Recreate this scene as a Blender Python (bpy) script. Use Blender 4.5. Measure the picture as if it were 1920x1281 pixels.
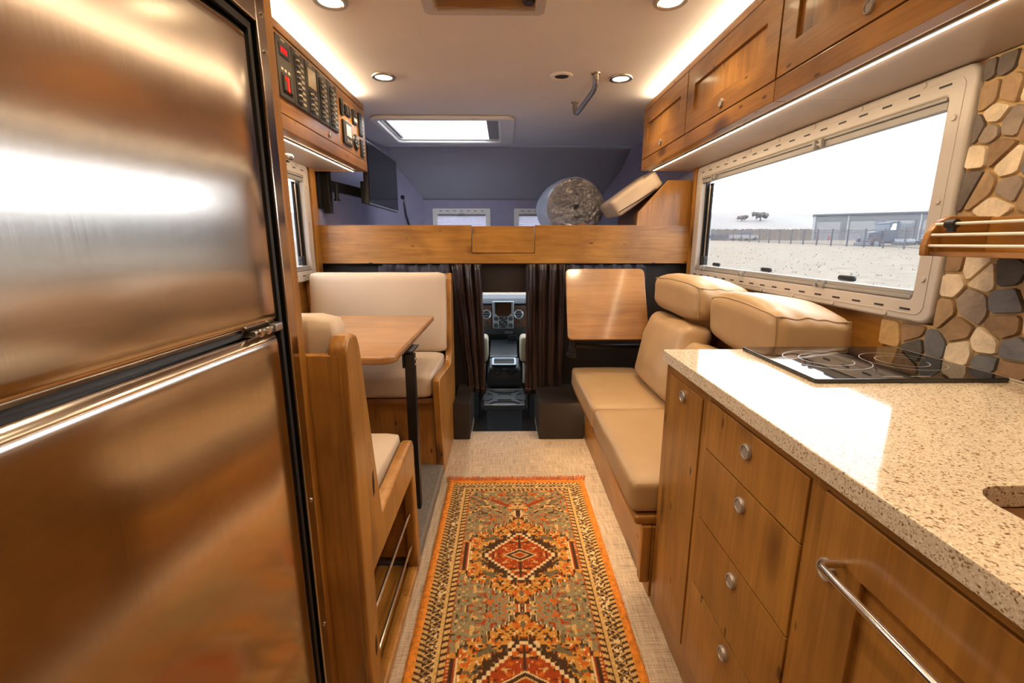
import bpy, bmesh, math, random
from mathutils import Vector, Matrix, noise as mnoise

for _o in list(bpy.data.objects): bpy.data.objects.remove(_o)
SC = bpy.context.scene
COL = SC.collection
PI = math.pi

# ------------------------------------------------------------ camera
FPX, VPX, VPY, EYE = 853.0, 948.0, 455.0, 1.27
pitch = math.atan((640.5 - VPY) / FPX)
yaw = math.atan((960 - VPX) / math.hypot(FPX, 640.5 - VPY))
cd = bpy.data.cameras.new('camera'); cam = bpy.data.objects.new('camera', cd); COL.objects.link(cam)
cd.sensor_width = 36.0; cd.lens = FPX / 1920 * 36.0; cd.clip_start = 0.02; cd.clip_end = 2000
cam.location = (0, 0, EYE)
cam.rotation_euler = (PI / 2 - pitch, 0, -yaw)
SC.camera = cam

# ------------------------------------------------------------ world: bright overcast sky
W = bpy.data.worlds.new('world'); SC.world = W; W.use_nodes = True
wn = W.node_tree.nodes; wl = W.node_tree.links; wn.clear()
wo = wn.new('ShaderNodeOutputWorld'); wb = wn.new('ShaderNodeBackground')
wb.inputs['Color'].default_value = (0.86, 0.93, 1.0, 1); wb.inputs['Strength'].default_value = 3.5
wl.new(wb.outputs[0], wo.inputs[0])

# ------------------------------------------------------------ exposure
vs = SC.view_settings
vs.view_transform = 'Standard'; vs.look = 'None'; vs.gamma = 1.0; vs.use_curve_mapping = False
vs.exposure = 0.75
LED_COL = (1.0, 0.755, 0.475)
LED_UNDER = 31.0      # radiance of the strips under the overhead cabinets
LED_COVE = 82.0       # radiance of the cove strips on top of the cabinets
LED_TOE = 24.0        # strips under the seat rails
SPOT_W = 15.0          # ceiling downlights, watts

# ------------------------------------------------------------ mesh helpers
ORG = {}
def rgb(r, g, b):
    f = lambda c: (c / 255) / 12.92 if c / 255 <= .04045 else ((c / 255 + .055) / 1.055) ** 2.4
    return (f(r), f(g), f(b))

class MB:
    """collects shapes in world coordinates; obj() links them as one mesh object"""
    def __init__(s): s.bm = bmesh.new(); s.wn = False
    def box(s, x0, x1, y0, y1, z0, z1, M=None):
        vs_ = [s.bm.verts.new((x, y, z)) for x in (min(x0, x1), max(x0, x1)) for y in (min(y0, y1), max(y0, y1)) for z in (min(z0, z1), max(z0, z1))]
        for f in ((0, 1, 3, 2), (4, 6, 7, 5), (0, 4, 5, 1), (2, 3, 7, 6), (0, 2, 6, 4), (1, 5, 7, 3)):
            s.bm.faces.new([vs_[i] for i in f])
        if M is not None:
            for v in vs_: v.co = M @ v.co
        return s
    def prism(s, pts, axis, a, b, M=None):
        """polygon pts in the plane normal to axis ('x': (y,z), 'y': (x,z), 'z': (x,y)), from a to b"""
        def mk(p, t):
            return {'x': (t, p[0], p[1]), 'y': (p[0], t, p[1]), 'z': (p[0], p[1], t)}[axis]
        A = [s.bm.verts.new(mk(p, a)) for p in pts]; B = [s.bm.verts.new(mk(p, b)) for p in pts]
        fs = [s.bm.faces.new(A), s.bm.faces.new(list(reversed(B)))]
        n = len(pts)
        for i in range(n): fs.append(s.bm.faces.new([A[i], B[i], B[(i + 1) % n], A[(i + 1) % n]]))
        if M is not None:
            for v in A + B: v.co = M @ v.co
        return s
    def ring(s, outer, inner, axis, a, b):
        """frame between two loops with the same point count"""
        def mk(p, t):
            return {'x': (t, p[0], p[1]), 'y': (p[0], t, p[1]), 'z': (p[0], p[1], t)}[axis]
        O1 = [s.bm.verts.new(mk(p, a)) for p in outer]; O2 = [s.bm.verts.new(mk(p, b)) for p in outer]
        I1 = [s.bm.verts.new(mk(p, a)) for p in inner]; I2 = [s.bm.verts.new(mk(p, b)) for p in inner]
        n = len(outer)
        for i in range(n):
            j = (i + 1) % n
            for q in ((O1[i], O1[j], I1[j], I1[i]), (O2[i], I2[i], I2[j], O2[j]), (O1[i], O2[i], O2[j], O1[j]), (I1[i], I1[j], I2[j], I2[i])):
                s.bm.faces.new(q)
        return s
    def tube(s, pts, r, n=10, caps=True):
        pts = [Vector(p) for p in pts]; rings = []
        rr = r if isinstance(r, (list, tuple)) else [r] * len(pts)
        up0 = None
        for i, p in enumerate(pts):
            d = (pts[min(i + 1, len(pts) - 1)] - pts[max(i - 1, 0)]).normalized()
            if up0 is None or abs(d.dot(up0)) > .99: up0 = Vector((0, 0, 1)) if abs(d.z) < .9 else Vector((1, 0, 0))
            a = d.cross(up0).normalized(); b = a.cross(d).normalized(); up0 = b
            rings.append([s.bm.verts.new(p + rr[i] * (math.cos(2 * PI * k / n) * a + math.sin(2 * PI * k / n) * b)) for k in range(n)])
        for i in range(len(rings) - 1):
            for k in range(n):
                s.bm.faces.new([rings[i][k], rings[i][(k + 1) % n], rings[i + 1][(k + 1) % n], rings[i + 1][k]])
        if caps:
            s.bm.faces.new(list(reversed(rings[0]))); s.bm.faces.new(rings[-1])
        return s
    def lathe(s, prof, c, axis=(0, 0, 1), n=24, M=None):
        """prof: list of (radius, height) along axis from c"""
        q = Vector((0, 0, 1)).rotation_difference(Vector(axis)).to_matrix(); c = Vector(c); rings = []
        for r, h in prof:
            if r < 1e-6: rings.append([s.bm.verts.new(c + q @ Vector((0, 0, h)))])
            else: rings.append([s.bm.verts.new(c + q @ Vector((r * math.cos(2 * PI * k / n), r * math.sin(2 * PI * k / n), h))) for k in range(n)])
        for i in range(len(rings) - 1):
            A, B = rings[i], rings[i + 1]
            for k in range(n):
                k2 = (k + 1) % n
                if len(A) == 1 and len(B) > 1: s.bm.faces.new([A[0], B[k], B[k2]])
                elif len(B) == 1 and len(A) > 1: s.bm.faces.new([A[k], B[0], A[k2]])
                elif len(A) > 1: s.bm.faces.new([A[k], B[k], B[k2], A[k2]])
        return s
    def grid(s, fn, nu, nv, close=False):
        V = [[s.bm.verts.new(fn(i / nu, j / nv)) for j in range(nv + 1)] for i in range(nu + 1)]
        for i in range(nu):
            for j in range(nv): s.bm.faces.new([V[i][j], V[i + 1][j], V[i + 1][j + 1], V[i][j + 1]])
        return s
    def cushion(s, size, M, rnd=.25, puff=.0, seg=10, wr=0., seed=0, pax=2):
        """soft box: size (sx,sy,sz) half extents, corner radius rnd (metres), puffed along axis pax"""
        hx, hy, hz = size; h = Vector(size); r = min(rnd, hx * .98, hy * .98, hz * .98)
        tmp = bmesh.new(); bmesh.ops.create_cube(tmp, size=2)
        bmesh.ops.subdivide_edges(tmp, edges=tmp.edges[:], cuts=seg, use_grid_fill=True)
        mp = {}
        for v in tmp.verts:
            # bunch samples towards the edges so the rounding is smooth
            p = Vector([math.copysign(abs(c) ** .75, c) for c in v.co])
            q = Vector([p[i] * h[i] for i in range(3)])
            core = Vector([max(-h[i] + r, min(h[i] - r, q[i])) for i in range(3)])
            d = q - core
            if d.length > 1e-9: q = core + d.normalized() * r
            w = 1.0
            for i in range(3):
                if i != pax: w *= max(0, 1 - abs(p[i]) ** 3.0)
            q[pax] += math.copysign(puff * w, p[pax]) * min(1, abs(p[pax]) * 1.2)
            if wr:
                n1 = mnoise.noise(Vector((q.x * 9 + seed, q.y * 9, q.z * 9))) + .5 * mnoise.noise(Vector((q.x * 23, q.y * 23 + seed, q.z * 23)))
                q += wr * n1 * (q.normalized() if q.length else q)
            mp[v] = s.bm.verts.new(M @ q)
        for f in tmp.faces: s.bm.faces.new([mp[v] for v in f.verts])
        tmp.free(); return s
    def bevel(s, w, seg=2, ang=35):
        s.bm.normal_update(); s.wn = True
        es = [e for e in s.bm.edges if len(e.link_faces) == 2 and e.calc_face_angle(0) > math.radians(ang)]
        if es: bmesh.ops.bevel(s.bm, geom=es, offset=w, segments=seg, affect='EDGES', clamp_overlap=True, profile=.5)
        return s
    def obj(s, name, mat, parent=None, kind=None, label=None, smooth=40, recalc=True, attr=None):
        bm = s.bm
        if recalc: bmesh.ops.recalc_face_normals(bm, faces=bm.faces[:])
        xs = [v.co for v in bm.verts]
        c = Vector([(min(v[i] for v in xs) + max(v[i] for v in xs)) / 2 for i in range(3)])
        for v in bm.verts: v.co -= c
        me = bpy.data.meshes.new(name); bm.to_mesh(me); bm.free()
        if smooth:
            for p in me.polygons: p.use_smooth = True
            me.set_sharp_from_angle(angle=math.radians(smooth))
        mats = mat if isinstance(mat, list) else [mat]
        for m in mats: me.materials.append(M_[m])
        o = bpy.data.objects.new(name, me); COL.objects.link(o)
        if s.wn and smooth:
            wm = o.modifiers.new('weighted', 'WEIGHTED_NORMAL'); wm.keep_sharp = True; wm.weight = 100
        ORG[o.name] = c
        if parent is not None:
            o.parent = parent; o.location = c - ORG[parent.name]
        else: o.location = c
        if kind: o['kind'] = kind
        if label: o['label'] = label
        return o

def thing(name, loc, label, cat, group=None):
    o = bpy.data.objects.new(name, None); COL.objects.link(o); o.empty_display_size = .1
    o.location = loc; ORG[o.name] = Vector(loc); o['label'] = label; o['category'] = cat
    if group: o['group'] = group
    return o
def tag(o, label, cat, group=None):
    o['label'] = label; o['category'] = cat
    if group: o['group'] = group
    return o
def struct(name, loc=(0, 0, 0)):
    o = bpy.data.objects.new(name, None); COL.objects.link(o); o.empty_display_size = .1
    o.location = loc; ORG[o.name] = Vector(loc); o['kind'] = 'structure'
    return o
def clone(o, off, parent):
    """copy of a mesh part moved by off, sharing its mesh data"""
    c = o.copy(); COL.objects.link(c); c.parent = parent
    w = ORG[o.name] + Vector(off); ORG[c.name] = w
    c.location = w - (ORG[parent.name] if parent else Vector())
    return c
def rrect(x0, x1, y0, y1, r, n=5):
    P = []
    for cx, cy, a in ((x1 - r, y1 - r, 0), (x0 + r, y1 - r, PI / 2), (x0 + r, y0 + r, PI), (x1 - r, y0 + r, 3 * PI / 2)):
        for k in range(n + 1): P.append((cx + r * math.cos(a + k * PI / 2 / n), cy + r * math.sin(a + k * PI / 2 / n)))
    return P

# ------------------------------------------------------------ materials
M_ = {}
def base(name, col, rough=.5, metal=0., spec=.5, coat=0., aniso=0.):
    m = bpy.data.materials.new(name); m.use_nodes = True; M_[name] = m
    b = m.node_tree.nodes['Principled BSDF']
    b.inputs['Base Color'].default_value = (*col, 1); b.inputs['Roughness'].default_value = rough
    b.inputs['Metallic'].default_value = metal; b.inputs['Specular IOR Level'].default_value = spec
    b.inputs['Coat Weight'].default_value = coat; b.inputs['Coat Roughness'].default_value = .12
    if aniso: b.inputs['Anisotropic'].default_value = aniso
    return m, m.node_tree.nodes, m.node_tree.links, b
def coords(N, L, scale=(1, 1, 1), rand=True, kind='Object'):
    t = N.new('ShaderNodeTexCoord'); mp = N.new('ShaderNodeMapping'); mp.inputs['Scale'].default_value = scale
    if rand:
        oi = N.new('ShaderNodeObjectInfo'); mu = N.new('ShaderNodeMath'); mu.operation = 'MULTIPLY'; mu.inputs[1].default_value = 37.0
        L.new(oi.outputs['Random'], mu.inputs[0]); L.new(mu.outputs[0], mp.inputs['Location'])
    L.new(t.outputs[kind], mp.inputs['Vector']); return mp.outputs[0]
def nz(N, L, vec, scale, detail=3, rough=.55, dist=0.):
    n = N.new('ShaderNodeTexNoise'); n.inputs['Scale'].default_value = scale; n.inputs['Detail'].default_value = detail
    n.inputs['Roughness'].default_value = rough; n.inputs['Distortion'].default_value = dist
    L.new(vec, n.inputs['Vector']); return n.outputs['Fac']
def ramp(N, L, fac, stops):
    r = N.new('ShaderNodeValToRGB'); e = r.color_ramp.elements
    while len(e) < len(stops): e.new(.5)
    for k, (p, c) in enumerate(stops): e[k].position = p; e[k].color = (*c, 1) if len(c) == 3 else c
    L.new(fac, r.inputs['Fac']); return r.outputs['Color']
def mix(N, L, a, b, fac, mode='MIX'):
    m = N.new('ShaderNodeMix'); m.data_type = 'RGBA'; m.blend_type = mode
    for s, v in ((0, fac), (6, a), (7, b)):
        if isinstance(v, (int, float)): m.inputs[s].default_value = v
        elif isinstance(v, tuple): m.inputs[s].default_value = (*v, 1)
        else: L.new(v, m.inputs[s])
    return m.outputs[2]
def bump(N, L, b, h, strength=.2, dist=.002):
    bp = N.new('ShaderNodeBump'); bp.inputs['Strength'].default_value = strength; bp.inputs['Distance'].default_value = dist
    L.new(h, bp.inputs['Height']); L.new(bp.outputs[0], b.inputs['Normal'])
def plain(name, col, rough=.5, metal=0., var=.12, scale=8., bmp=0., **k):
    m, N, L, b = base(name, col, rough, metal, **k)
    v = coords(N, L); f = nz(N, L, v, scale, 4)
    lo = tuple(c * (1 - var) for c in col); hi = tuple(min(1, c * (1 + var)) for c in col)
    L.new(ramp(N, L, f, [(.3, lo), (.7, hi)]), b.inputs['Base Color'])
    if bmp: bump(N, L, b, nz(N, L, v, scale * 14, 3), bmp, .001)
    return m
def wood(name, axis, dark, mid, light, rough=.38, coat=.25, knots=True):
    m, N, L, b = base(name, mid, rough, coat=coat)
    lo, hi = 1.1, 11.0
    sc = {'x': (lo, hi, hi), 'y': (hi, lo, hi), 'z': (hi, hi, lo)}[axis]
    sf = {'x': (5, 130, 130), 'y': (130, 5, 130), 'z': (130, 130, 5)}[axis]
    v = coords(N, L, sc); f = nz(N, L, v, 1.3, 5, .6, 1.2)
    c = ramp(N, L, f, [(.22, dark), (.5, mid), (.78, light)])
    v2 = coords(N, L, (2.2, 2.2, 2.2)); f2 = nz(N, L, v2, 1.6, 3, .5, .4)
    c = mix(N, L, c, ramp(N, L, f2, [(.3, (.70, .66, .62)), (.65, (1.08, 1.06, 1.02))]), 1.0, 'MULTIPLY')
    v3 = coords(N, L, sf); f3 = nz(N, L, v3, 1.0, 2)
    c = mix(N, L, c, ramp(N, L, f3, [(.35, (.86, .84, .82)), (.6, (1.03, 1.03, 1.03))]), 1.0, 'MULTIPLY')
    if knots:
        kv = {'x': (2.2, 5, 5), 'y': (5, 2.2, 5), 'z': (5, 5, 2.2)}[axis]
        v4 = coords(N, L, kv); vo = N.new('ShaderNodeTexVoronoi'); vo.inputs['Scale'].default_value = 1.0
        L.new(v4, vo.inputs['Vector'])
        k = ramp(N, L, vo.outputs['Distance'], [(0.0, (.12, .08, .06)), (.11, (.35, .28, .24)), (.22, (1, 1, 1))])
        c = mix(N, L, c, k, .85, 'MULTIPLY')
        k2 = {'x': (6, 17, 17), 'y': (17, 6, 17), 'z': (17, 17, 6)}[axis]
        v5 = coords(N, L, k2); vo5 = N.new('ShaderNodeTexVoronoi'); vo5.inputs['Scale'].default_value = 1.0
        L.new(v5, vo5.inputs['Vector'])
        c = mix(N, L, c, ramp(N, L, vo5.outputs['Distance'], [(0.0, (.10, .06, .04)), (.075, (.25, .18, .14)), (.11, (1, 1, 1))]), .9, 'MULTIPLY')
    L.new(c, b.inputs['Base Color'])
    bump(N, L, b, f3, .12, .001)
    return m
ALD = ((.25, .105, .018), (.39, .182, .034), (.48, .24, .054))
for ax in 'xyz': wood('alder_' + ax, ax, *ALD)
TAB = ((.27, .115, .030), (.37, .172, .050), (.44, .222, .072))
wood('maple_x', 'x', *TAB, rough=.3, coat=.5, knots=False)
wood('lining_y', 'y', (.20, .085, .03), (.27, .125, .05), (.33, .165, .075), rough=.4, knots=False)

plain('ceiling_fabric', (.74, .72, .73), .85, var=.03, scale=3, bmp=.08)
plain('loft_headliner', (.36, .37, .43), .85, var=.03, scale=3, bmp=.08)  # ceiling fabric copy, darkened and cooled: the nose's dimmer light put into colour
plain('hatch_shade', (.50, .36, .22), .8, var=.08)
plain('purple_paint', (.31, .292, .42), .75, var=.05, bmp=.05)
plain('white_plastic', (.51, .465, .43), .38, var=.03)
plain('white_trim', (.80, .78, .76), .4, var=.03)
plain('pale_laminate', (.43, .36, .33), .35, var=.08, scale=3)
plain('grey_plastic', (.30, .29, .28), .45, var=.05)
plain('black_plastic', (.012, .012, .014), .42, var=.2)
plain('dark_panel', (.017, .011, .009), .6, var=.15)
plain('dark_seal', (.008, .008, .009), .5, var=.2)
plain('chrome', (.72, .70, .67), .16, 1.0, var=.03)
plain('satin_nickel', (.50, .47, .44), .32, 1.0, var=.05)
plain('knob_grey', (.42, .39, .36), .38, .4, var=.05)
plain('black_metal', (.014, .013, .013), .38, .3, var=.2)
plain('mattress_grey', (.30, .30, .36), .9, var=.1)
plain('white_shade', (.60, .57, .72), .8, var=.03)
m = bpy.data.materials.new('shade_cloth'); m.use_nodes = True; M_['shade_cloth'] = m
N = m.node_tree.nodes; L = m.node_tree.links; b = N['Principled BSDF']; b.inputs['Roughness'].default_value = .9
v = coords(N, L); c = ramp(N, L, nz(N, L, v, 30, 3), [(.3, (.58, .56, .68)), (.7, (.64, .62, .74))]); L.new(c, b.inputs['Base Color'])
tl = N.new('ShaderNodeBsdfTranslucent'); L.new(c, tl.inputs[0]); mx = N.new('ShaderNodeMixShader'); mx.inputs[0].default_value = .30
L.new(b.outputs[0], mx.inputs[1]); L.new(tl.outputs[0], mx.inputs[2]); L.new(mx.outputs[0], N['Material Output'].inputs[0])
plain('seat_vinyl_pale', (.53, .42, .31), .48, var=.04, scale=4, bmp=.12)
plain('leather', (.475, .312, .158), .42, var=.06, scale=4, bmp=.18)
plain('leather_stitch', (.40, .26, .13), .6, var=.1)
plain('curtain_leather', (.030, .018, .017), .34, var=.2, scale=5, bmp=.15)
plain('plaid_curtain', (.055, .050, .065), .75, var=.3, scale=20)
plain('cab_plastic', (.020, .024, .030), .42, var=.15)
plain('cab_matt', (.03, .036, .045), .85, var=.15)
plain('cab_silver', (.30, .35, .40), .35, .6, var=.05)
plain('cab_wood', (.07, .025, .012), .3, var=.3, scale=20)
plain('cab_seat', (.55, .47, .33), .6, var=.05)
plain('screen_black', (.004, .004, .006), .08, var=.1)
plain('carpet_grey', (.17, .15, .135), .95, var=.25, scale=120, bmp=.4)
plain('grout', (.50, .34, .15), .9, var=.18, scale=25, bmp=.4)
plain('breaker_face', (.045, .038, .030), .45, var=.15)
plain('legend_print', (.52, .44, .30), .5, var=.25, scale=60)
plain('red_plastic', (.55, .02, .015), .35, var=.1)
plain('lcd_grey', (.50, .52, .50), .3, var=.05)
plain('lcd_cream', (.62, .50, .28), .3, var=.05)

def emit(name, col, s):
    m = bpy.data.materials.new(name); m.use_nodes = True; M_[name] = m
    N = m.node_tree.nodes; L = m.node_tree.links; N.clear()
    o = N.new('ShaderNodeOutputMaterial'); e = N.new('ShaderNodeEmission')
    e.inputs['Color'].default_value = (*col, 1); e.inputs['Strength'].default_value = s
    L.new(e.outputs[0], o.inputs[0]); return m
emit('led_under', LED_COL, LED_UNDER); emit('led_cove', LED_COL, LED_COVE); emit('led_toe', LED_COL, LED_TOE)
emit('downlight_glow', (1.0, .76, .45), 9.0)
emit('led_red', (1.0, .02, .02), .8)

def glass(name, haze, tint=(1, 1, 1)):
    m = bpy.data.materials.new(name); m.use_nodes = True; M_[name] = m
    N = m.node_tree.nodes; L = m.node_tree.links; N.clear()
    o = N.new('ShaderNodeOutputMaterial'); t = N.new('ShaderNodeBsdfTransparent'); t.inputs[0].default_value = (*tint, 1)
    tr = N.new('ShaderNodeBsdfTranslucent'); tr.inputs[0].default_value = (.9, .93, 1, 1)
    v = coords(N, L, rand=False); f = nz(N, L, v, 3, 3)
    mr = N.new('ShaderNodeMapRange'); mr.inputs['To Min'].default_value = haze * .85; mr.inputs['To Max'].default_value = haze * 1.15
    L.new(f, mr.inputs['Value'])
    m1 = N.new('ShaderNodeMixShader'); L.new(mr.outputs[0], m1.inputs[0]); L.new(t.outputs[0], m1.inputs[1]); L.new(tr.outputs[0], m1.inputs[2])
    g = N.new('ShaderNodeBsdfGlossy'); g.inputs['Roughness'].default_value = .02
    lw_ = N.new('ShaderNodeLayerWeight'); pw = N.new('ShaderNodeMath'); pw.operation = 'POWER'; pw.inputs[1].default_value = 5.0
    L.new(lw_.outputs['Facing'], pw.inputs[0])
    fr = N.new('ShaderNodeMath'); fr.operation = 'MULTIPLY_ADD'; fr.inputs[1].default_value = .6; fr.inputs[2].default_value = .02
    L.new(pw.outputs[0], fr.inputs[0])
    m2 = N.new('ShaderNodeMixShader'); L.new(fr.outputs[0], m2.inputs[0]); L.new(m1.outputs[0], m2.inputs[1]); L.new(g.outputs[0], m2.inputs[2])
    L.new(m2.outputs[0], o.inputs[0]); return m
glass('acrylic_pane', .022); glass('clear_pane', .02); glass('skylight_pane', .12)

# brushed stainless steel
m, N, L, b = base('steel_brushed', (.60, .545, .49), .13, 1.0)
v = coords(N, L, (500, 500, 6), rand=False); f = nz(N, L, v, 1.0, 2)
mr = N.new('ShaderNodeMapRange'); mr.inputs['To Min'].default_value = .11; mr.inputs['To Max'].default_value = .17
L.new(f, mr.inputs['Value']); L.new(mr.outputs[0], b.inputs['Roughness'])
# wiped smears on the steel
v2 = coords(N, L, (2.2, 2.2, 9), rand=False); f2 = nz(N, L, v2, 2.0, 6, .7, 2.5)
L.new(ramp(N, L, f2, [(.3, (.50, .45, .40)), (.7, (.56, .505, .45))]), b.inputs['Base Color'])

# woven vinyl floor
m, N, L, b = base('woven_vinyl', (.40, .29, .18), .6)
v = coords(N, L, (1, 1, 1), rand=False)
def weave(sx, sy):
    vv = coords(N, L, (sx, sy, 1), rand=False); return nz(N, L, vv, 1.0, 3, .7)
a_ = weave(230, 9); c_ = weave(9, 230)
c = mix(N, L, ramp(N, L, a_, [(.36, (.22, .155, .10)), (.60, (.68, .55, .40))]), ramp(N, L, c_, [(.36, (.26, .185, .12)), (.60, (.70, .57, .42))]), .5)
c = mix(N, L, c, ramp(N, L, nz(N, L, v, 4, 3), [(.3, (.88, .88, .88)), (.7, (1.06, 1.06, 1.06))]), 1.0, 'MULTIPLY')
L.new(c, b.inputs['Base Color']); bump(N, L, b, a_, .3, .002)

# speckled quartz worktop
m, N, L, b = base('quartz', (.62, .53, .40), .08, spec=.3)
v = coords(N, L, rand=False)
vo = N.new('ShaderNodeTexVoronoi'); vo.inputs['Scale'].default_value = 300; L.new(v, vo.inputs['Vector'])
sep = N.new('ShaderNodeSeparateColor'); L.new(vo.outputs['Color'], sep.inputs[0])
c = ramp(N, L, sep.outputs[0], [(0., (.26, .16, .09)), (.06, (.38, .26, .15)), (.10, (.70, .60, .45)), (.8, (.76, .665, .52)), (.95, (.84, .77, .63))])
vo2 = N.new('ShaderNodeTexVoronoi'); vo2.inputs['Scale'].default_value = 480; L.new(v, vo2.inputs['Vector'])
sep2 = N.new('ShaderNodeSeparateColor'); L.new(vo2.outputs['Color'], sep2.inputs[0])
c = mix(N, L, c, ramp(N, L, sep2.outputs[1], [(0., (.55, .45, .36)), (.10, (.7, .6, .5)), (.2, (1, 1, 1))]), 1.0, 'MULTIPLY')
L.new(c, b.inputs['Base Color'])

# ceramic cooktop glass
base('cooktop_glass', (.006, .006, .007), .03, spec=.8)
v = coords(M_['cooktop_glass'].node_tree.nodes, M_['cooktop_glass'].node_tree.links)
L_ = M_['cooktop_glass'].node_tree.links; N_ = M_['cooktop_glass'].node_tree.nodes
L_.new(ramp(N_, L_, nz(N_, L_, v, 400, 1), [(.4, (.005, .005, .006)), (.8, (.012, .012, .013))]), N_['Principled BSDF'].inputs['Base Color'])
plain('print_grey', (.42, .41, .40), .25, var=.05)

# wrinkled clear plastic over grey foam
m, N, L, b = base('plastic_wrap', (.30, .30, .33), .12, .45, coat=1.0)
v = coords(N, L, (1, 1, 1), rand=False)
n1 = nz(N, L, v, 14, 5, .65, 1.6)
L.new(ramp(N, L, nz(N, L, v, 7, 4), [(.3, (.14, .14, .16)), (.7, (.42, .42, .47))]), b.inputs['Base Color'])
bump(N, L, b, n1, .8, .02)
m, N, L, b = base('foam_blue', (.40, .45, .56), .3, coat=.5)
v = coords(N, L, (1, 1, 1), rand=False)
L.new(ramp(N, L, nz(N, L, v, 3, 3), [(.3, (.33, .38, .50)), (.7, (.46, .51, .62))]), b.inputs['Base Color'])
bump(N, L, b, nz(N, L, v, 9, 4, .6, 1.0), .35, .02)

# stones
STONE = {'d': (.13, .105, .09), 't': (.36, .235, .125), 'c': (.68, .56, .40), 'g': (.27, .21, .165), 'b': (.27, .165, .085),
         'k': (.085, .075, .07), 's': (.14, .14, .15), 'o': (.46, .29, .12)}
for k, c0 in STONE.items():
    m, N, L, b = base('stone_' + k, c0, .75)
    v = coords(N, L); f = nz(N, L, v, 14, 6, .7, .8)
    L.new(ramp(N, L, f, [(.25, tuple(c * .62 for c in c0)), (.5, c0), (.75, tuple(min(1, c * 1.35) for c in c0))]), b.inputs['Base Color'])
    bump(N, L, b, nz(N, L, v, 45, 5, .65), .5, .004)

# rug colours come from a painted colour attribute (the woven pattern)
m, N, L, b = base('rug_weave', (.5, .3, .1), .95, spec=.15)
at = N.new('ShaderNodeVertexColor'); at.layer_name = 'weave'
v = coords(N, L, (420, 90, 1), rand=False); f = nz(N, L, v, 1., 2)
L.new(mix(N, L, at.outputs['Color'], ramp(N, L, f, [(.3, (.72, .72, .72)), (.65, (1.12, 1.12, 1.12))]), 1.0, 'MULTIPLY'), b.inputs['Base Color'])
bump(N, L, b, f, .5, .003)
plain('rug_orange', (.66, .22, .02), .95, var=.35, scale=60, bmp=.6)
plain('rug_fringe', (.55, .13, .02), .95, var=.35, scale=30)

# outdoors
plain('concrete_pale', (.15, .145, .14), .9, var=.08, scale=.5)
plain('shed_wall', (.072, .070, .074), .7, var=.05, scale=.3)
plain('shed_door', (.125, .12, .12), .6, var=.04, scale=.3)
plain('shed_trim', (.19, .185, .185), .6, var=.04)
plain('shed_roof', (.030, .030, .036), .6, var=.08)
plain('fence_black', (.02, .02, .03), .6, var=.2)
plain('plank_tan', (.115, .082, .052), .9, var=.25, scale=2)
plain('truck_blue', (.012, .020, .038), .5, var=.15)
plain('truck_chrome', (.12, .13, .15), .4, .3, var=.1)
plain('truck_maroon', (.030, .012, .020), .5, var=.15)
plain('tyre', (.012, .012, .013), .9, var=.2)
plain('bollard_red', (.16, .012, .012), .6, var=.1)
plain('hill_grass', (.125, .112, .104), .95, var=.15, scale=.03)
plain('leaf_dull', (.055, .045, .04), .9, var=.35, scale=1.5)
plain('dry_tuft', (.17, .155, .10), .95, var=.3, scale=3)
m, N, L, b = base('dry_field', (.5, .46, .36), .95, spec=.1)
v = coords(N, L, rand=False)
c = ramp(N, L, nz(N, L, v, .9, 6, .7), [(.3, (.105, .083, .058)), (.52, (.148, .122, .094)), (.75, (.18, .152, .124))])
c = mix(N, L, c, ramp(N, L, nz(N, L, v, 7, 4, .7), [(.3, (.66, .64, .58)), (.6, (1.1, 1.08, 1.06))]), 1., 'MULTIPLY')
L.new(c, b.inputs['Base Color'])

# ============================================================ THE SETTING
XW, ZC, YB, YR = 1.28, 2.20, 3.157, -1.0
WZ0, WZ1 = 1.045, 1.725                  # window openings
# floor
o = MB().box(-XW, XW, YR, 2.93, -.04, 0).box(-XW, -.24, 2.93, 3.224, -.04, 0).box(.216, XW, 2.93, 3.224, -.04, 0).obj('floor', 'woven_vinyl', kind='structure')
o = MB().box(-XW, -.348, 1.6, 2.36, 0.001, .06).bevel(.012, 3).obj('floor_platform', 'carpet_grey', kind='structure')
# side walls with window openings
def wall_with_hole(name, xa, xb, y0, y1, h0, h1, mat):
    m = MB()
    m.box(xa, xb, y0, y1, -.04, WZ0); m.box(xa, xb, y0, y1, WZ1, ZC)
    m.box(xa, xb, y0, h0, WZ0, WZ1); m.box(xa, xb, h1, y1, WZ0, WZ1)
    return m.obj(name, mat, kind='structure')
wall_with_hole('wall_right', XW, XW + .05, YR, 3.252, 1.345, 3.07, 'alder_y')
wall_with_hole('wall_left', -XW - .05, -XW, YR, 3.252, 1.65, 3.02, 'alder_y')
MB().box(-XW, XW, YR - .05, YR, -.04, ZC).obj('wall_rear', 'alder_x', kind='structure')
# wooden corner posts at the end of the living space
MB().box(-1.279, -1.245, 3.075, 3.156, .94, 1.744).bevel(.004).obj('trim_1', 'alder_z', kind='structure')
MB().box(1.245, 1.279, 3.112, 3.156, .94, 1.744).bevel(.004).obj('trim_2', 'alder_z', kind='structure')
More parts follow.
